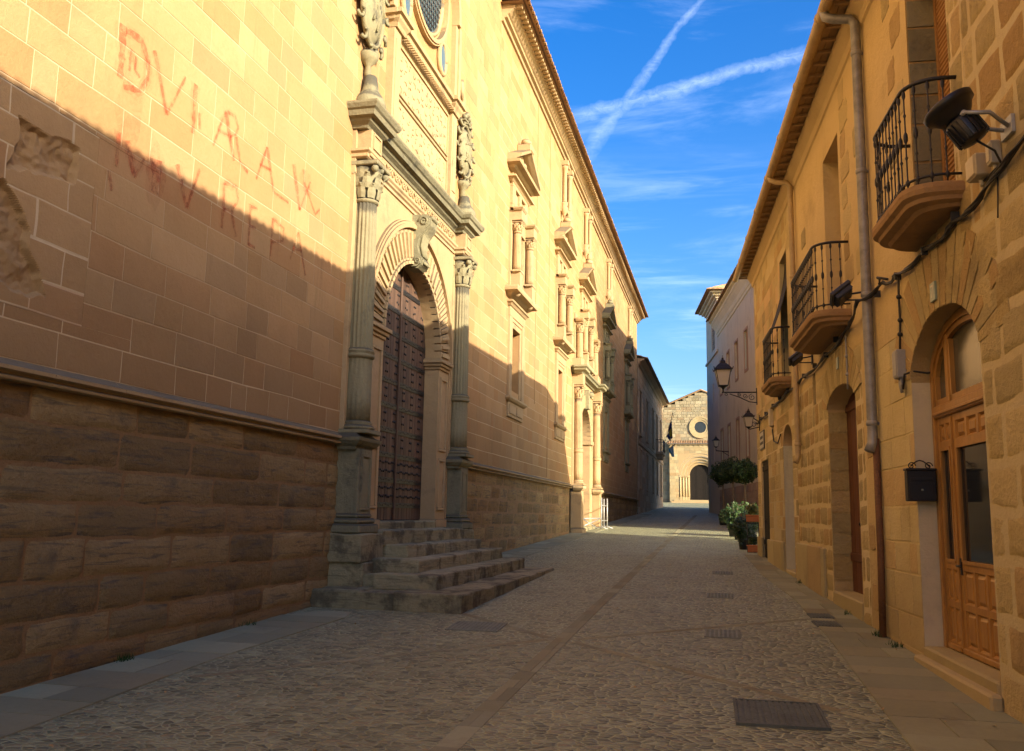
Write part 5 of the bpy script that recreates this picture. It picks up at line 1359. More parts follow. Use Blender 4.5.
masonry(wb_, X(24.3), X(17.6), rows_of(-2, ZT, .30, random.Random(7)), .38, .72, HB, gap=.014, depth=-.002, relief=.008, cham=.008, jit=.003, rng=rg, tone_v=.5, tone_c=.6)
for h in (D2,):
    arch_fill(wb_, (h[0] + h[1]) / 2, (h[1] - h[0]) / 2, 1.62, .27, 1.905, -.002, .36, 1, tone=.5)
arch_fill(wb_, (D3[0] + D3[1]) / 2, (D3[1] - D3[0]) / 2, 1.5, .38, 1.905, -.002, .3, 1, tone=.5)
for h, zt, mi_, d_ in ((D2, 1.63, 0, .36), (D3, 1.52, 3, .3), (D4, 1.4, 1, .12)):
    wb_.quad((h[0], 0, -2), (h[0], d_, -2), (h[0], d_, zt), (h[0], 0, zt), mi_, .4); wb_.quad((h[1], 0, -2), (h[1], d_, -2), (h[1], d_, zt), (h[1], 0, zt), mi_, .4)
wb_.quad((D4[0], 0, 1.4), (D4[1], 0, 1.4), (D4[1], .12, 1.4), (D4[0], .12, 1.4), 1)
# quoined far jamb of the second doorway
z = -1.2
while z < 1.5: h_ = rg.uniform(.25, .38); wb_.box(D2[0] - .002, D2[0] + .012, .012, .33, z, min(z + h_ - .025, 1.6), 0, rg.random()); z += h_
for i in range(15):
    a0 = math.pi * (.04 + .92 * i / 15) + .012; a1 = math.pi * (.04 + .92 * (i + 1) / 15) - .012; cx_ = (D2[0] + D2[1]) / 2
    P_ = lambda a, k: (cx_ - (.98 + k * .75) * math.cos(a), 1.62 + (.275 + k) * math.sin(a))
    wb_.prism([P_(a0, 0), P_(a0, .55), P_(a1, .55), P_(a1, 0)], -.02, .01, mi=0, axis='y', tone=rg.random())
reveal(wb_, *BD2, .32, 2); reveal(wb_, *BD3, .3, 2); reveal(wb_, *OV, .2, 1)
wb_.quad((X(24.3), 0, -2), (X(24.3), 10, -2), (X(24.3), 10, ZT), (X(24.3), 0, ZT), 2, .5); wb_.quad((X(24.3), 10, -3), (X(YB), 10, -3), (X(YB), 10, ZT), (X(24.3), 10, ZT), 2)
wb_.build('wall', ['house_stone', 'house_mortar', 'ochre_plaster', 'grey_plaster'], hB)
for ya, yb, zt in ((14.95, 17.75, -.42), (19.5, 22.2, -.46), (23.4, 24.32, -.44)):
    x0, x1 = X(yb), X(ya); x = x0; f = MB()
    while x < x1 - .05: e_ = min(x + random.uniform(.9, 1.3), x1); f.box(x + .003, e_ - .003, -.045 - random.uniform(0, .01), .01, -2, zt - random.uniform(0, .015), ch=.015, tone=random.random()); x = e_
    f.build('plinth_slab', 'slab_stone', hB)
f = MB()
f.box(D2[0] + .02, D2[1] - .02, -.02, .35, -1.9, -1.03, ch=.02); f.build('doorstep', 'slab_stone', hB); f = MB(); f.box(D3[0] + .02, D3[1] - .02, -.02, .3, -1.9, -1.0, ch=.02); f.build('doorstep', 'slab_stone', hB)
def plank_door(parent, rect, yb, mat_, n_=7, z0=-1.03, archz=None):
    f = MB(); a, b, _, d_ = rect; w_ = (b - a) / n_
    for k in range(n_): f.box(a + k * w_ + .003, a + (k + 1) * w_ - .003, yb, yb + .05, z0, d_, tone=random.random(), ch=.004)
    for q in (.15, .9): f.box(a, b, yb - .02, yb, z0 + (d_ - z0) * q, z0 + (d_ - z0) * q + .12, ch=.006)
    o = f.build('door', mat_, parent)
    f = MB(); f.tube([(a + (b - a) * .45, yb - .03, 0), (a + (b - a) * .45, yb - .06, -.05), (a + (b - a) * .45, yb - .03, -.1)], .012, 6); f.build('door_handle', 'wrought_iron', o)
plank_door(hB, (D2[0], D2[1], 0, 1.9), .27, 'brown_door_wood'); plank_door(hB, (D3[0], D3[1], 0, 1.9), .2, 'brown_door_wood', 5); plank_door(hB, (D4[0], D4[1], 0, 1.4), .04, 'dark_door_wood', 4, -.98)
shutter_door(hB, BD2, .29, 'shutter_wood', False); shutter_door(hB, BD3, .22, 'dark_door_wood', False)
balcony(hB, 12.45, 14.95, 2.80, .50, 3.73, 2); balcony(hB, 18.0, 19.75, 2.74, .40, 3.72, 3, .2)
# a dark roller blind hanging out over the third balcony rail
f = MB(); a, b = BD3[0] + .02, BD3[1] - .02; n_ = 16; vs = []
for k in range(n_ + 1):
    t_ = k / n_; yy = .1 - .42 * t_ ** 1.6; zz = 5.3 - 1.65 * t_
    vs += [(a, yy, zz), (b, yy, zz)]
f.add(vs, [(2 * k, 2 * k + 1, 2 * k + 3, 2 * k + 2) for k in range(n_)], 0, .3); v2 = [(p[0], p[1] + .012, p[2]) for p in vs]; f.add(v2, [(2 * k, 2 * k + 1, 2 * k + 3, 2 * k + 2) for k in range(n_)], 0, .3)
f.build('blind', 'dark_door_wood', hB)
f = MB(); f.box(BD3[0] + .2, BD3[0] + .5, -.3, -.05, 2.75, 3.1, ch=.02); f.build('heater_box', 'paint_white', hB) if False else None
# end slope of the roof (hipped)
f = MB(); xe = X(24.3) - .45
f.add([(xe, -.42, ZT + .10), (xe, 10, ZT + .10), (xe + 5.2, 5, ZT + 1.66), (xe + 5.2, 4.9, ZT + 1.6)], [(0, 1, 2, 3)], 0, .4); f.add([(xe, -.42, ZT + .04), (xe, 10, ZT + .04), (X(24.3), 10, ZT + .0), (X(24.3), -.1, ZT + .0)], [(0, 1, 2, 3)], 0, .4)
f.add([(X(24.3), 5.2, ZT + 1.7), (X(-9), 5.2, ZT + 1.7), (X(-9), 10.4, ZT + .05), (X(24.3), 10.4, ZT + .05)], [(0, 1, 2, 3)], 0, .4)
f.box(xe - .02, xe + .05, -.44, 10, ZT + .02, ZT + .13, tone=.3); f.build('roof_hip', 'clay_tile', hB)

# ------------------------------------------------------------ grey building and its tower
GD = Vector((-.135, 1)).normalized(); GO = (-.82 - .135 * (35.5 - 66), 35.5, 0); GR_ = math.atan2(-GD.y, -GD.x)
def GX(y): return -(y - 35.5) / GD.y
gb = frame_thing('plastered_building', 'tall pale grey plastered building with deep moulded eaves behind the clipped bay trees', 'building', GO, GR_, (GX(47), 0, gz(47)))
WY = [36.6, 39.8, 43.0, 46.5, 50.0, 53.4, 56.8, 60.0]
gh = [(GX(y + .5), GX(y - .5), 8.05, 10.2) for y in WY] + [(GX(y + .48), GX(y - .48), 3.3, 5.65) for y in WY]
f = MB(); plaster(f, GX(61.4), GX(35.5), 1.8, 13.1, gh, 0, cell=.6, amp=.03)
masonry(f, GX(61.4), GX(35.5), rows_of(-2, 1.8, .36, random.Random(3)), .5, 1.0, [], gap=.02, depth=.01, relief=.01, y=-.04, mi=1, mmi=1, rng=random.Random(70))
f.box(GX(61.4), GX(35.5), -.04, .02, 1.76, 1.82, 1, .5)
for h in gh: reveal(f, *h, .3, 0)
f.quad((GX(35.5), 0, -2), (GX(35.5), 12, -2), (GX(35.5), 12, 13.1), (GX(35.5), 0, 13.1), 0); f.quad((GX(61.4), 12, -2), (GX(35.5), 12, -2), (GX(35.5), 12, 13.1), (GX(61.4), 12, 13.1), 0)
f.build('wall', ['grey_plaster', 'town_stone'], gb)
for h in gh:
    f = MB(); a, b, c_, d_ = h
    for (x0, x1, z0, z1) in ((a - .12, a, c_ - .12, d_ + .12), (b, b + .12, c_ - .12, d_ + .12), (a, b, d_, d_ + .12), (a - .05, b + .05, c_ - .14, c_)): f.box(x0, x1, -.035, .01, z0, z1, tone=.5)
    wo = f.build('window', 'town_stone', gb)
    f = MB(); m_ = (a + b) / 2
    for x0, x1 in ((a, m_ - .01), (m_ + .01, b)):
        z = c_
        while z < d_: f.box(x0 + .03, x1 - .03, .12, .15, z, z + .07, tone=random.random()); z += .09
        f.box(x0, x0 + .05, .10, .16, c_, d_); f.box(x1 - .05, x1, .10, .16, c_, d_)
    f.build('shutter', 'shutter_wood', wo)
f = MB(); f.sweep([(0, 12.1), (.05, 12.12), (.08, 12.25), (.12, 12.28), (.2, 12.5), (.38, 12.8), (.45, 12.88), (.47, 12.98), (.6, 13.05), (.62, 13.15), (0, 13.2)], GX(61.4), GX(35.2)); f.build('eaves_cornice', 'grey_plaster', gb)
f = MB(); tile_roof(f, GX(61.4), GX(35.1), -.75, 13.18, 7, .3, .25); f.add([(GX(35.1), -.7, 13.2), (GX(35.1), 12, 13.2), (GX(38), 6, 14.9)], [(0, 1, 2)]); f.build('roof', 'clay_tile', gb)
tw = frame_thing('tower_building', 'taller whitish tower block with pale tiled hip roof just beyond the grey plastered building', 'tower', GO, GR_, (GX(64.5), 0, gz(64)))
f = MB(); th = [(GX(64.6), GX(62.8), 11.6, 13.7), (GX(64.2), GX(63.7), 7.9, 9.3), (GX(64.2), GX(63.7), 3.9, 5.6)]
x0, x1 = GX(67.6), GX(61.4)
plaster(f, x0, x1, -1, 15.2, th, 0, y=-.02, cell=.6, amp=.03)
for h in th: reveal(f, *h, .3, 0, y=-.02)
f.quad((x1, -.02, -1), (x1, 8, -1), (x1, 8, 15.2), (x1, -.02, 15.2), 0); f.quad((x0, -.02, -1), (x0, 8, -1), (x0, 8, 15.2), (x0, -.02, 15.2), 0); f.quad((x0, 8, -1), (x1, 8, -1), (x1, 8, 15.2), (x0, 8, 15.2), 0)
f.box(x0 - .1, x1 + .1, -.12, 8, 11.1, 11.25, 0); f.build('wall', 'white_plaster', tw)
f = MB(); h = th[0]
f.quad((h[0], .28, h[2]), (h[1], .28, h[2]), (h[1], .28, h[3]), (h[0], .28, h[3]))
for h in th[1:]: f.quad((h[0], .2, h[2]), (h[1], .2, h[2]), (h[1], .2, h[3]), (h[0], .2, h[3]))
f.build('window_pane', 'dark_glass', tw)
f = MB(); z = 11.65
while z < 13.7: f.box(th[0][0], th[0][1], .05, .14, z, z + .1, ch=.01); z += .16
f.build('louvre', 'town_stone', tw)
f = MB(); o = .75; A_ = [(x0 - o, -.02 - o), (x1 + o, -.02 - o), (x1 + o, 8 + o), (x0 - o, 8 + o)]; cx_, cy_ = (x0 + x1) / 2, 4
for k in range(4):
    p, q = A_[k], A_[(k + 1) % 4]; d = Vector((q[0] - p[0], q[1] - p[1])); L_ = d.length; n_ = int(L_ / .28)
    for i in range(n_):
        for j in range(10):
            # pan ridges as narrow wedges climbing to the apex
            u0, u1 = i / n_, (i + 1) / n_; v0, v1 = j / 10, (j + 1) / 10
            def pt(u, v, l): 
                bx_, by_ = p[0] + d.x * u, p[1] + d.y * u
                return (bx_ + (cx_ - bx_) * v, by_ + (cy_ - by_) * v, 15.25 + 2.0 * v + l)
            um = (u0 + u1) / 2
            f.add([pt(u0, v0, .02), pt(um, v0, .12), pt(u1, v0, .02), pt(u0, v1, -.02), pt(um, v1, .07), pt(u1, v1, -.02)], [(0, 1, 4, 3), (1, 2, 5, 4), (0, 2, 1)], 0, random.random())
f.add([(a, b, 15.24) for a, b in A_], [(0, 1, 2, 3)]); f.build('roof', 'clay_tile', tw)
f = MB()
for k, (o_, z) in enumerate(((.12, 14.8), (.3, 14.95), (.5, 15.1))): f.box(x0 - o_, x1 + o_, -.02 - o_, 8 + o_, z, z + .14, ch=.02)
f.build('eaves_cornice', 'white_plaster', tw)

# unseen block set back behind the tower, added to shade the town building
nb = frame_thing('shading_block', 'unseen plastered block behind the whitish tower, added to shade the town building', 'building', (0, 0, 0), 0, (4, 70, gz(70)))
f = MB(); f.box(-.3, 10, 67.7, 78.0, 0, 13.2); f.build('wall', 'grey_plaster', nb)
f = MB(); f.prism([(-.8, 13.2), (10.5, 13.2), (4.8, 14.6)], 67.6, 78.3, axis='y'); f.build('roof', 'clay_tile', nb)
# ------------------------------------------------------------ things on the right wall
# street lantern on a scrolled bracket
def lantern_body(parent, x, y, z, s=1.0):
    """four sided lantern, wider at the top, hung at (x, y, z) = its foot"""
    f = MB()
    b0, t0, h0 = .12 * s, .20 * s, .44 * s
    for sx, sy in ((-1, -1), (-1, 1), (1, -1), (1, 1)): f.tube([(x + sx * b0, y + sy * b0, z), (x + sx * t0, y + sy * t0, z + h0)], .012 * s, 5)
    for zz, r_ in ((z, b0), (z + h0, t0)):
        f.tube([(x - r_, y - r_, zz), (x + r_, y - r_, zz), (x + r_, y + r_, zz), (x - r_, y + r_, zz), (x - r_, y - r_, zz)], .014 * s, 5)
    q4 = lambda r_, zz: [(x - r_, y - r_, zz), (x + r_, y - r_, zz), (x + r_, y + r_, zz), (x - r_, y + r_, zz)]
    lv = [q4(t0 * 1.22, z + h0), q4(t0 * 1.15, z + h0 + .03 * s), q4(t0 * .75, z + h0 + .13 * s), q4(t0 * .35, z + h0 + .20 * s), q4(t0 * .35, z + h0 + .25 * s), q4(t0 * .12, z + h0 + .30 * s)]
    f.add([p for l in lv for p in l], [(k * 4 + i, k * 4 + (i + 1) % 4, k * 4 + 4 + (i + 1) % 4, k * 4 + 4 + i) for k in range(5) for i in range(4)] + [(0, 1, 2, 3), (20, 21, 22, 23)])
    for sx, sy in ((-1, -1), (-1, 1), (1, -1), (1, 1)): f.tube([(x + sx * t0 * 1.2, y + sy * t0 * 1.2, z + h0), (x + sx * t0 * 1.3, y + sy * t0 * 1.3, z + h0 + .07 * s)], .013 * s, 5)
    f.ball((x, y, z + h0 + .33 * s), .03 * s); f.tube([(x, y, z + h0 + .34 * s), (x, y, z + h0 + .42 * s)], .008 * s, 5)
    f.lathe([(.02 * s, z - .10 * s), (.05 * s, z - .06 * s), (.09 * s, z - .03 * s), (b0, z)], (x, y, 0), 8)
    f.build('lamp_frame', 'wrought_iron', parent)
    f = MB(); a, b = q4(b0 * .96, z + .01), q4(t0 * .96, z + h0 - .01); f.add(a + b, [(i, (i + 1) % 4, 4 + (i + 1) % 4, 4 + i) for i in range(4)]); f.build('lamp_glass', 'lamp_glass', parent)
    f = MB(); f.ball((x, y, z + .2 * s), .05 * s, 1, 1, 1.5); f.build('bulb', 'paint_white', parent)
def spiral(c, r_, turns, a0, plane='yz', n=16, sgn=1):
    out = []
    for i in range(n + 1):
        t_ = i / n; a = a0 + sgn * turns * 2 * math.pi * t_; rr = r_ * (1 - .8 * t_)
        out.append((c[0], c[1] + rr * math.cos(a), c[2] + rr * math.sin(a)))
    return out
xl = X(24.05)
lt = frame_thing('street_lantern', 'large wrought iron lantern on a long scrolled bracket at the golden house corner', 'street lamp', RO, RR, (xl, 0, 3.2), 'street lamps')
lantern_body(lt, xl, -.86, 3.42, .95)
f = MB(); f.tube([(xl, 0, 3.25), (xl, -.90, 3.25)], .018, 6); f.tube([(xl, -.86, 3.25), (xl, -.86, 3.36)], .02, 6); f.tube([(xl, -.02, 2.98), (xl, -.2, 3.0), (xl, -.45, 3.12), (xl, -.7, 3.21)], .014, 6)
f.box(xl - .03, xl + .03, -.025, 0, 2.92, 3.36)
for (cy, cz, r_, a0, sg) in ((-.13, 3.12, .09, 1.5, 1), (-.3, 3.16, .07, 0, -1), (-.45, 3.19, .05, 2, 1), (-.78, 3.2, .05, 1, 1)): f.tube(spiral((xl, cy, cz), r_, 1.4, a0, sgn=sg), .009, 5)
f.build('bracket', 'wrought_iron', lt)
xl = X(23.6)
l2 = frame_thing('street_lantern', 'small black lantern on a short bracket above the ceramic street plaque', 'street lamp', RO, RR, (xl, 0, 2.3), 'street lamps')
lantern_body(l2, xl, -.28, 2.30, .58)
f = MB(); f.tube([(xl, 0, 2.42), (xl, -.15, 2.52), (xl, -.28, 2.66)], .014, 6); f.tube([(xl, 0, 2.3), (xl, -.26, 2.24)], .012, 6); f.box(xl - .03, xl + .03, -.02, 0, 2.2, 2.6); f.tube(spiral((xl, -.14, 2.36), .08, 1.3, 0), .008, 5); f.build('bracket', 'wrought_iron', l2)
xl = GX(57.2)
l3 = frame_thing('street_lantern', 'small distant lantern on an iron arm on the grey plastered wall above the bay trees', 'street lamp', GO, GR_, (xl, 0, 4.0), 'street lamps')
lantern_body(l3, xl, -.78, 4.35, .85); f = MB(); f.tube([(xl, 0, 4.05), (xl, -.78, 4.1), (xl, -.78, 4.2)], .03, 6); f.tube([(xl, 0, 3.8), (xl, -.4, 4.05)], .02, 6); f.build('bracket', 'wrought_iron', l3)

# big round floodlight
xf = X(6.86)
fl = frame_thing('floodlight', 'big round black floodlight with finned back, tilted upwards beside the near balcony', 'floodlight', RO, RR, (X(7.0), 0, 2.8), 'floodlights on the ochre wall')
ax = Vector((-.12, -.50, .86)).normalized(); cpt = Vector((xf, -.37, 2.93))
def orient(mb, start, axis, centre):
    q_ = Vector((0, 0, 1)).rotation_difference(axis)
    for i in range(start, len(mb.v)): mb.v[i] = q_ @ mb.v[i] + centre
f = MB(); f.lathe([(.05, -.02), (.10, .0), (.13, .03), (.165, .085), (.185, .09), (.192, .135), (.18, .145), (.05, .147)], (0, 0, 0), 32); orient(f, 0, ax, cpt); f.build('reflector', 'black_plastic', fl)
f = MB(); f.lathe([(.02, -.21), (.095, -.20), (.105, -.18), (.11, -.02), (.09, .0)], (0, 0, 0), 24)
for k in range(18):
    a = 2 * math.pi * k / 18; o = len(f.v); f.box(.10, .122, -.004, .004, -.19, -.03); 
    for i in range(o, len(f.v)): p = f.v[i]; f.v[i] = Vector((p.x * math.cos(a) - p.y * math.sin(a), p.x * math.sin(a) + p.y * math.cos(a), p.z))
orient(f, 0, ax, cpt); f.build('finned_housing', 'black_plastic', fl)
f = MB(); f.add([tuple(Vector((xf, -.37, 2.93)) + ax * .149 + (ax.orthogonal().normalized() * math.cos(t_ * .26) + ax.cross(ax.orthogonal().normalized()) * math.sin(t_ * .26)) * .168) for t_ in range(24)], [list(range(24))]); f.build('lens', 'dark_glass', fl)
f = MB(); f.tube([cpt + Vector((.12, .0, .0)), (xf + .13, -.20, 2.92), (xf - .02, -.02, 2.87)], .016, 6); f.tube([cpt + Vector((-.12, .0, .0)), (xf - .14, -.20, 2.92), (xf - .1, -.02, 2.87)], .016, 6); f.box(xf - .16, xf + .05, -.03, 0, 2.80, 2.94, ch=.004); f.tube([cpt + Vector((-.13, 0, 0)), cpt + Vector((.13, 0, 0))], .02, 8)
f.build('bracket', 'galvanised_steel', fl)
f = MB(); f.tube([cpt - ax * .2, cpt - ax * .25 + Vector((0, .1, -.05)), (xf - .1, -.06, 2.62), (X(7.4), -.04, 2.64)], .009, 5); f.build('lead_cable', 'cable_rubber', fl)
def box_flood(y, z, out, label, s=1.0):
    x = X(y); e = frame_thing('floodlight', label, 'floodlight', RO, RR, (x, 0, z - .1), 'floodlights on the ochre wall')
    c_ = Vector((x, -out, z)); ax_ = Vector((-.35, -.62, .70)).normalized()
    f = MB(); o = 0; f.box(-.13 * s, .13 * s, -.15 * s, .15 * s, 0, .055 * s, ch=.012); f.box(-.09 * s, .09 * s, -.1 * s, .1 * s, -.07 * s, 0, ch=.01)
    for k in range(7): f.box(-.1 * s + k * .033 * s, -.095 * s + k * .033 * s, -.12 * s, .12 * s, -.055 * s, 0)
    orient(f, 0, ax_, c_); f.build('housing', 'dark_grey_metal', e)
    f = MB(); f.quad((-.11 * s, -.13 * s, .057 * s), (.11 * s, -.13 * s, .057 * s), (.11 * s, .13 * s, .057 * s), (-.11 * s, .13 * s, .057 * s)); orient(f, 0, ax_, c_); f.build('lens', 'dark_glass', e)
    f = MB(); f.tube([c_ + Vector((0, .05, 0)), (x + .02, -.03, z + .03)], .013, 6); f.tube([c_ + Vector((0, .05, -.07)), (x, -.02, z - .07)], .011, 6); f.box(x - .04, x + .04, -.03, 0, z - .1, z + .1, ch=.004); f.build('bracket', 'dark_grey_metal', e)
box_flood(11.35, 2.72, .34, 'boxy grey floodlight tilted upwards beside the tall grey drainpipe', 1.0)
box_flood(15.55, 2.66, .27, 'boxy grey floodlight under the far edge of the middle balcony', .9)

# beige junction boxes by the big floodlight
mb = MB(); x = X(7.38); mb.box(x - .10, x + .10, -.13, 0, 2.66, 2.84, ch=.01); mb.box(x - .09, x + .09, -.14, -.125, 2.67, 2.83, ch=.006); mb.tube([(x, -.06, 2.66), (x, -.05, 2.6)], .02, 6)
single(mb, 'junction_box', 'beige_plastic', 'square beige junction box below the big round floodlight', 'junction box', RO, RR, (x, 0, 2.66))
mb = MB(); x = X(7.14); mb.box(x - .05, x + .05, -.08, 0, 2.68, 2.86, ch=.008); mb.tube([(x, -.04, 2.68), (x, -.03, 2.62)], .015, 6); mb.box(x - .035, x + .035, -.088, -.078, 2.70, 2.84, ch=.004)
single(mb, 'junction_box', 'beige_plastic', 'narrow beige box squeezed between the square junction box and the floodlight bracket', 'junction box', RO, RR, (x, 0, 2.68))
mb = MB(); x = X(10.02); mb.box(x - .08, x + .08, -.10, 0, 1.48, 1.78, ch=.01); mb.box(x - .07, x + .07, -.108, -.098, 1.50, 1.76, ch=.005)
for k in (-.04, 0, .04): mb.tube([(x + k, -.05, 1.48), (x + k * .8, -.05, 1.40), (x + k * .5, -.04, 1.33)], .012, 6)
single(mb, 'meter_box', 'grey_plastic', 'grey wall box with cable ends left of the near arched doorway', 'meter box', RO, RR, (x, 0, 1.45))
mb = MB(); x = X(20.9); mb.box(x - .10, x + .10, -.09, 0, 2.05, 2.45, ch=.01); mb.box(x - .085, x + .085, -.098, -.088, 2.08, 2.42, ch=.006); mb.tube([(x, -.04, 2.05), (x + .02, -.03, 1.9)], .02, 6)
single(mb, 'junction_box', 'beige_plastic', 'tall cream junction box below the farthest iron balcony', 'junction box', RO, RR, (x, 0, 2.05))

# bundled cable along the wall
def sag(pts, n=6, amp=.05):
    out = []
    for (a, b) in zip(pts, pts[1:]):
        for i in range(n): t_ = i / n; out.append((a[0] + (b[0] - a[0]) * t_, a[1] + (b[1] - a[1]) * t_ - .008 * math.sin(t_ * 12), a[2] + (b[2] - a[2]) * t_ - amp * math.sin(math.pi * t_)))
    out.append(pts[-1]); return out
CP = [(6.0, 2.80), (7.2, 2.59), (8.1, 2.55), (8.95, 2.57), (10.0, 2.60), (10.6, 2.67), (11.4, 2.65), (12.6, 2.55), (14.2, 2.47), (16.3, 2.47), (18.3, 2.49), (20.6, 2.47), (23.1, 2.45), (24.2, 2.46)]
cpts = [(X(y), -.045, z) for y, z in CP]; cpts = [(p[0], -.15 if 11.1 < -p[0] * RDIR.y < 11.6 else p[1], p[2]) for p in cpts]
cb_ = frame_thing('wall_cable', 'sagging bundle of black cables clipped along the ochre house fronts under the balconies', 'cable', RO, RR, (X(14), 0, 2.4))
f = MB(); base = sag(cpts)
f.tube(base, .016, 6)
for k in range(2):
    f.tube([(p[0], p[1] - .02 * math.cos(i * .8 + k * 3), p[2] + .02 * math.sin(i * .8 + k * 3)) for i, p in enumerate(base)], .009, 5)
f.tube([(X(10.35), -.05, 2.64), (X(10.5), -.12, 2.70), (X(10.65), -.06, 2.72), (X(10.55), -.09, 2.64)], .016, 6); f.build('cable_bundle', 'cable_rubber', cb_)
f = MB()
for y in (8.1, 9.0, 10.0, 10.9, 12.6, 13.4, 14.2, 15.2, 16.3, 17.3, 18.3, 19.5, 20.6, 22, 23.1): f.box(X(y) - .012, X(y) + .012, -.07, 0, [z for yy, z in CP if abs(yy - y) < 1.3][0] - .03, [z for yy, z in CP if abs(yy - y) < 1.3][0] + .05)
f.build('clip', 'dark_grey_metal', cb_)
def wire(pts, r_, label, name='wall_cable', mat_='cable_rubber', knots=False):
    mb = MB(); mb.tube(pts, r_, 6)
    if knots:
        for p in pts[1:-1]: mb.ball(p, r_ * 2.2)
    single(mb, name, mat_, label, 'cable', RO, RR, pts[-1])
wire([(X(9.98), -.03, 2.60), (X(9.99), -.035, 2.35), (X(10.0), -.03, 2.1), (X(10.01), -.035, 1.95), (X(10.02), -.04, 1.77)], .013, 'black cable drop running down into the grey wall box by the near doorway', knots=True)
wire([(X(10.0), -.04, 1.42), (X(9.93), -.05, 1.36), (X(9.86), -.05, 1.50), (X(9.78), .02, 1.52), (X(9.78), .15, 1.50), (X(9.74), .19, 1.5)], .012, 'short black cable curling from the grey wall box round the arched door jamb')
wire([(X(12.75), -.03, 2.50), (X(12.73), -.035, 2.2), (X(12.74), -.03, 1.95), (X(12.75), -.03, 1.75)], .012, 'pale thin conduit dropping above the brown arched doorway', mat_='grey_plastic', knots=True)
wire([(X(20.9), -.03, 2.0), (X(20.7), -.03, 1.7), (X(20.0), -.03, 1.6), (X(19.55), -.03, 1.75)], .014, 'black cable looping from the cream junction box to the narrow whitewashed doorway')
wire([(X(7.15), -.02, 2.6), (X(7.18), -.02, 2.4), (X(7.2), -.02, 2.28)], .006, 'thin loose cable end hanging below the beige boxes')

# mailbox on the far jamb of the front door
mx = frame_thing('mailbox', 'black metal mailbox with scrolled top on the whitewashed door jamb', 'mailbox', RO, RR, (D1[0], -.05, .2))
x0 = D1[0] + .02
f = MB(); f.box(x0, x0 + .11, -.12, .15, .20, .50, ch=.006); f.box(x0 - .005, x0 + .12, -.13, .16, .50, .525, ch=.006); f.box(x0 + .108, x0 + .118, -.09, .12, .40, .43, ch=.003); f.box(x0 + .108, x0 + .114, -.10, .13, .22, .38, ch=.003)
f.build('box', 'wrought_iron', mx)
f = MB()
for cy, r_ in ((-.06, .04), (.10, .04)): f.tube(spiral((x0 + .05, cy, .55), r_, 1.3, 0), .006, 5)
f.tube([(x0 + .05, -.07 + .03 * k, .545 + .06 * math.sin(k * math.pi / 6)) for k in range(7)], .007, 5); f.build('scroll', 'wrought_iron', mx)
f = MB(); f.tube([(x0 + .12, .015, .30), (x0 + .12, .015, .32)], .012, 8); f.build('lock', 'steel_cover', mx)

# plaques
def digit_plaque(x, z, w_, h_, label, dig, mat_='plaque_green'):
    e = frame_thing('number_plaque', label, 'house number', RO, RR, (x, 0, z)); f = MB(); f.box(x - w_ / 2, x + w_ / 2, -.034, 0, z, z + h_, ch=.005); f.build('tile', mat_, e)
    f = MB(); s_ = h_
    for a, b in dig:
        p, q_ = Vector((x + a[0] * w_, z + a[1] * h_)), Vector((x + b[0] * w_, z + b[1] * h_)); d = (q_ - p); n_ = Vector((-d.y, d.x)).normalized() * w_ * .055
        f.add([(p.x + n_.x, -.037, p.y + n_.y), (p.x - n_.x, -.037, p.y - n_.y), (q_.x - n_.x, -.037, q_.y - n_.y), (q_.x + n_.x, -.037, q_.y + n_.y)], [(0, 1, 2, 3)])
    f.build('numeral', 'digit_paint', e)
digit_plaque(X(8.85), 1.99 + .04, .15, .18, 'small greenish tile with the number 7 above the near arched front door', [((-.25, .8), (.25, .8)), ((.25, .8), (-.08, .2))])
digit_plaque(X(13.4), 2.13, .13, .17, 'small greenish number tile above the brown arched doorway', [((0, .2), (0, .8)), ((0, .8), (-.15, .65))])
e = frame_thing('street_plaque', 'framed pale ceramic street plaque on the golden house corner under the small lantern', 'street sign', RO, RR, (X(23.0), 0, 1.68)); f = MB(); x = X(23.0); f.box(x - .42, x + .42, -.03, 0, 1.68, 2.14, ch=.005)
f.build('frame', 'plaque_ink', e); f = MB(); f.box(x - .38, x + .38, -.036, -.028, 1.72, 2.10); f.build('tile', 'plaque_ceramic', e)
f = MB(); random.seed(12)
for r_ in range(2):
    xx = x - .3
    while xx < x + .28: w_ = random.uniform(.02, .05); f.box(xx, xx + w_, -.0385, -.0355, 1.80 + r_ * .14, 1.87 + r_ * .14); xx += w_ + .022
f.build('faded_lettering', 'plaque_ink', e)

# ------------------------------------------------------------ things on the ground
GOr = (0, 0, 0)
def on_ground(mb, name, mats, label, cat, x, y, rot=0, group=None, **k):
    """mesh drawn around (0,0,0), set on the sloping street"""
    ob = mb.build(name, mats, None, **k); ob.location = (x, y, gz(y)); ob.rotation_euler = (math.atan(.03), 0, rot)
    ob['label'] = label; ob['category'] = cat
    if group: ob['group'] = group
    return ob
mb = MB(); mb.box(-.32, .32, -.38, .38, -.02, .012, tone=.2)
for k in range(13): mb.box(-.29 + k * .0465, -.262 + k * .0465, -.35, .35, .012, .020, tone=.6)
mb.box(-.32, -.30, -.38, .38, .012, .022); mb.box(.30, .32, -.38, .38, .012, .022); mb.box(-.3, .3, .36, .38, .012, .022); mb.box(-.3, .3, -.38, -.36, .012, .022)
on_ground(mb, 'drain_grate', 'cast_iron_cover', 'large ribbed iron cover in the pebbles nearest the camera', 'iron cover', .37, 7.23, .02)
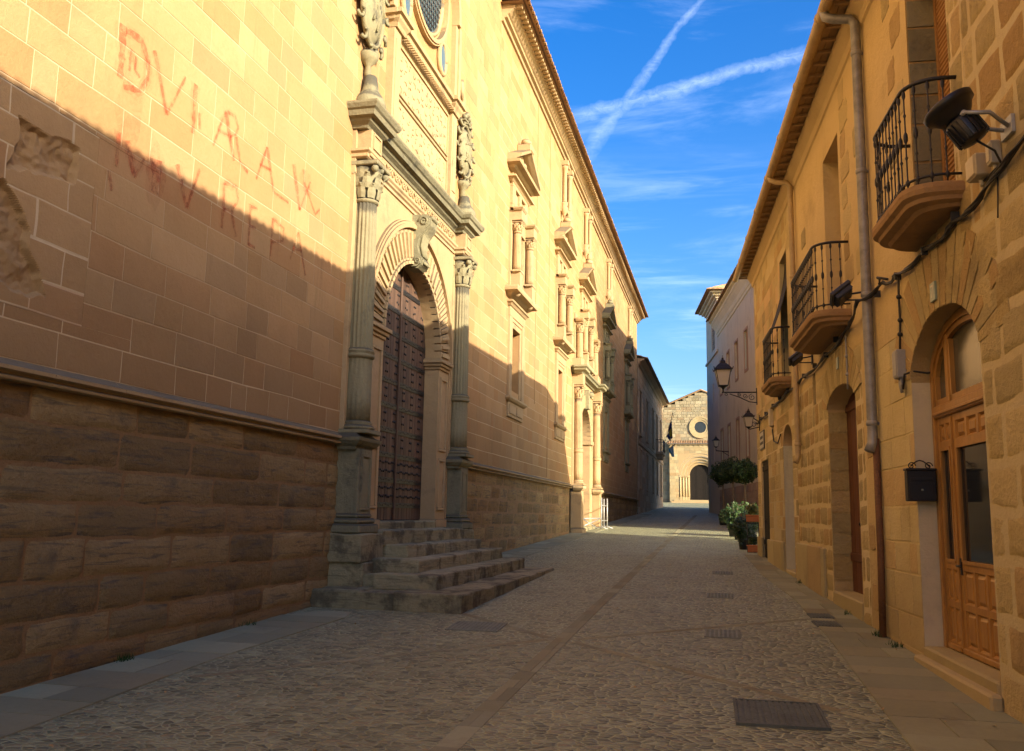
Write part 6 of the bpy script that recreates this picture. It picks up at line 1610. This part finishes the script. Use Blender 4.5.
def cover(x, y, w_, d_, label, seed=1, rot=0.0):
    mb = MB(); mb.box(-w_ / 2, w_ / 2, -d_ / 2, d_ / 2, -.02, .012, tone=.2)
    for i in range(int(w_ / .05)):
        for j in range(int(d_ / .05)):
            mb.box(-w_ / 2 + .02 + i * .05, -w_ / 2 + .05 + i * .05, -d_ / 2 + .02 + j * .05, -d_ / 2 + .032 + j * .05, .012, .016)
    on_ground(mb, 'manhole_cover', 'steel_cover', label, 'iron cover', x, y, rot)
cover(-.04, 10.95, .40, .55, 'square grey metal cover in the middle of the street beyond the ribbed cover')
cover(-.08, 14.8, .40, .62, 'square metal cover in the street centre, third one away from the camera')
cover(-.05, 18.8, .40, .6, 'farthest small metal cover in the street centre before the sunlit patch')
cover(-2.88, 10.65, .62, .66, 'dull metal cover right in front of the stone steps', rot=.05)
for y, lb in ((12.82, 'farther one of two small slotted gully grates in the right pavement'), (12.1, 'nearer one of two small slotted gully grates in the right pavement')):
    mb = MB(); mb.box(-.15, .15, -.22, .22, -.02, .016, tone=.1)
    for k in range(7): mb.box(-.13 + k * .04, -.11 + k * .04, -.2, .2, .016, .024)
    on_ground(mb, 'gully_grate', 'cast_iron_cover', lb, 'iron grate', 1.22, y, .07)
# crowd barrier by the second portal
ba = frame_thing('metal_barrier', 'folded galvanised metal barrier standing in front of the second portal', 'barrier', LO, LR, (37.0, -.75, gz(37)))
zb = gz(37)
f = MB()
for x in (35.9, 37.7, 38.6): f.tube([(x, -.8 if x < 38 else -.55, zb + .02), (x, -.8 if x < 38 else -.55, zb + 1.25)], .028, 8)
f.build('post', 'galvanised_steel', ba)
f = MB()
for z in (.35, .95): f.tube([(35.9, -.8, zb + z), (37.7, -.8, zb + z), (38.6, -.55, zb + z)], .018, 6)
f.tube([(34.2, -.25, zb + .42), (35.9, -.8, zb + .44)], .03, 6); f.tube([(34.2, -.35, zb + .15), (35.9, -.75, zb + .42)], .02, 6); f.tube([(34.2, -.3, zb + .42), (35.5, -.7, zb + .05)], .02, 6)
f.build('rail', 'galvanised_steel', ba)
f = MB()
for x, y in ((35.9, -.8), (37.7, -.8), (38.6, -.55)): f.tube([(x, y - .25, zb + .02), (x, y, zb + .12), (x, y + .25, zb + .02)], .02, 6)
f.build('foot', 'galvanised_steel', ba)

# ------------------------------------------------------------ plants
def leaves(mb, c, rx, ry, rz, n, size, shell=.55, lump=.25, seed=1, flat=1.0, mi=0, tlo=0, thi=1, up=0):
    rg_ = random.Random(seed); c = Vector(c)
    while n > 0:
        d = Vector((rg_.gauss(0, 1), rg_.gauss(0, 1), rg_.gauss(0, 1))).normalized()
        r_ = shell + (1 - shell) * rg_.random() ** .6; lum = 1 + lump * noise.noise(d * 2.3 + Vector((seed, 0, 0))) * 1.6
        p = c + Vector((d.x * rx, d.y * ry, d.z * rz)) * r_ * lum
        cl = noise.noise(p * 5 + Vector((seed * 3, 0, 0)))
        if cl < -.22: n -= 1; continue
        a = Vector((rg_.gauss(0, 1), rg_.gauss(0, 1), rg_.gauss(0, 1) + up)).normalized(); a = (a + d * .6).normalized(); b = a.orthogonal().normalized(); b.rotate(Matrix.Rotation(rg_.uniform(0, 6.3), 3, a)) if False else None
        s_ = size * rg_.uniform(.6, 1.3); l = a * s_; w_ = b * s_ * .33
        tone = min(thi, max(tlo, .45 + cl * .7 + rg_.gauss(0, .16)))
        mb.add([p - l * .5, p + w_, p + l * .5, p - w_], [(0, 1, 2, 3)], mi, tone); n -= 1
def bay_tree(x, y, zc, r_, label, seed):
    z0 = gz(y); e = frame_thing('bay_tree', label, 'tree', (0, 0, 0), 0, (x, y, z0), 'clipped bay trees in a row')
    f = MB(); f.lathe([(.18, z0), (.24, z0 + .42), (.27, z0 + .44), (.27, z0 + .5), (.22, z0 + .5), (.2, z0 + .44)], (x, y, 0), 20); f.build('pot', 'dark_grey_metal', e)
    f = MB(); f.tube([(x, y, z0 + .4), (x + .02, y, z0 + 1.1), (x - .01, y + .01, zc - r_ * .5), (x, y, zc)], .03, 7, rad=[.05, .042, .036, .025])
    for k in range(6): a = k * 1.05; f.tube([(x, y, zc - r_ * .4), (x + .25 * math.cos(a), y + .25 * math.sin(a), zc)], .012, 5)
    f.build('trunk', 'bark', e)
    f = MB(); leaves(f, (x, y, zc), r_, r_, r_ * .92, 6500, .075, .35, .22, seed); f.build('crown', 'bay_leaf', e)
bay_tree(-.02, 44.0, 2.08, .60, 'leftmost of the three round clipped bay trees by the pale wall', 3)
bay_tree(.42, 41.0, 2.05, .60, 'middle one of the three round clipped bay trees by the pale wall', 5)
bay_tree(.86, 38.0, 1.88, .55, 'rightmost round clipped bay tree, next to the golden house corner', 8)
def shrub(x, y, h_, w_, label, seed, mat_='shrub_leaf', pot='dark_grey_metal', n=3600, size=.075, potr=.2, poth=.35):
    z0 = gz(y); e = frame_thing('potted_shrub', label, 'plant', (0, 0, 0), 0, (x, y, z0), 'potted plants along the house corner')
    f = MB(); f.lathe([(potr * .8, z0), (potr, z0 + poth), (potr * 1.08, z0 + poth), (potr * 1.08, z0 + poth + .05), (potr * .95, z0 + poth + .05), (potr * .9, z0 + poth)], (x, y, 0), 18); f.build('pot', pot, e)
    f = MB(); rg_ = random.Random(seed)
    for k in range(9):
        a = rg_.uniform(0, 6.3); b = rg_.uniform(.2, .8) * w_ / 2
        f.tube([(x, y, z0 + poth), (x + b * .5 * math.cos(a), y + b * .5 * math.sin(a), z0 + poth + (h_ - poth) * .5), (x + b * math.cos(a), y + b * math.sin(a), z0 + h_ * .95)], .008, 4)
    f.build('stem', 'bark', e)
    f = MB(); leaves(f, (x, y, z0 + (h_ + poth * .6) / 2), w_ / 2, w_ / 2, (h_ - poth * .5) / 2, n, size, .25, .35, seed); f.build('foliage', mat_, e)
shrub(.34, 33.4, 1.2, .8, 'leafy light green potted shrub at the far left end of the pots', 11)
shrub(.50, 31.4, 1.1, .72, 'bushy green shrub in a dark pot, second from the far end', 12)
shrub(.95, 33.6, 1.2, .8, 'green shrub half hidden behind the other pots near the bay tree stems', 13)
shrub(.64, 28.6, 1.0, .62, 'darker leafy plant in a black pot just behind the terracotta planters', 14, 'shrub_leaf', size=.065)
shrub(.52, 26.4, .95, .55, 'low glossy green plant in a small black pot nearest the street', 15, 'bay_leaf', n=1800, potr=.14, poth=.25)
def planter(x, y, z, w_, label, seed, mat_, n=900, h_=.3):
    e = frame_thing('terracotta_planter', label, 'planter', (0, 0, 0), 0, (x, y, z)); f = MB()
    f.box(x - w_ / 2, x + w_ / 2, y - .1, y + .1, z, z + .17, ch=.015); f.box(x - w_ / 2 - .015, x + w_ / 2 + .015, y - .115, y + .115, z + .15, z + .19, ch=.008); f.build('trough', 'terracotta', e)
    f = MB(); leaves(f, (x, y, z + .19 + h_ * .45), w_ / 2, .14, h_ * .55, n, .05, .1, .4, seed); f.build('foliage', mat_, e)
xs, ys_ = .76, 25.25; zs_ = gz(ys_)
planter(xs, ys_, zs_ + .005, .34, 'lower terracotta planter standing on the paving at the house corner', 21, 'bay_leaf')
planter(xs - .01, ys_, zs_ + .80, .34, 'upper terracotta planter with yellowish flowers on the thin black stand', 22, 'flower_leaf')
mb = MB()
for dx in (-.15, .15):
    for dy in (-.09, .09): mb.tube([(dx, dy, 0), (dx, dy, .78)], .010, 6)
for z in (.76, .40): mb.tube([(-.15, -.09, z), (.15, -.09, z), (.15, .09, z), (-.15, .09, z), (-.15, -.09, z)], .009, 5)
for k in range(5): mb.box(-.14 + k * .06, -.10 + k * .06, -.1, .1, .775, .79)
for k in range(0): pass
ob = mb.build('plant_stand', 'wrought_iron', None); ob.location = (xs - .01, ys_, zs_); ob['label'] = 'thin black iron plant stand holding the upper terracotta planter'; ob['category'] = 'plant stand'

# litter: a few dead leaves and pale chips in the pebbles, tufts at the foot of the walls
random.seed(77); mb = MB()
for k in range(150):
    x, y = random.uniform(-4.6, 1.9), random.uniform(5, 24); z = gz(y) + .02; a = random.uniform(0, 6.3); s_ = random.uniform(.008, .02)
    mb.add([(x + s_ * math.cos(a + q_ * 1.57), y + s_ * math.sin(a + q_ * 1.57), z + random.uniform(-.006, .012)) for q_ in range(4)], [(0, 1, 2, 3)])
o = mb.build('dead_leaves', 'dead_leaf'); o['kind'] = 'stuff'; o['label'] = 'scattered dead leaf scraps lying on the pebble paving'; o['category'] = 'leaf litter'
mb = MB()
for (x, y, n_) in [(-5.46, 7.65, 60), (-5.46, 9.9, 20), (-5.4, 20, 40), (1.72, 11.3, 60), (1.75, 10.6, 30), (1.6, 13.1, 20), (1.3, 17.2, 25)]:
    for k in range(n_):
        a = random.uniform(0, 6.3); r_ = random.uniform(0, .09); px, py_ = x + r_ * math.cos(a), y + r_ * math.sin(a) * 1.5; h_ = random.uniform(.03, .10); w_ = .006
        mb.add([(px - w_, py_, gz(py_)), (px + w_, py_, gz(py_)), (px + random.uniform(-.03, .03), py_ + random.uniform(-.03, .03), gz(py_) + h_)], [(0, 1, 2)])
o = mb.build('weed_tufts', 'shrub_leaf'); o['kind'] = 'stuff'; o['label'] = 'small weed tufts growing at the foot of the walls'; o['category'] = 'weeds'
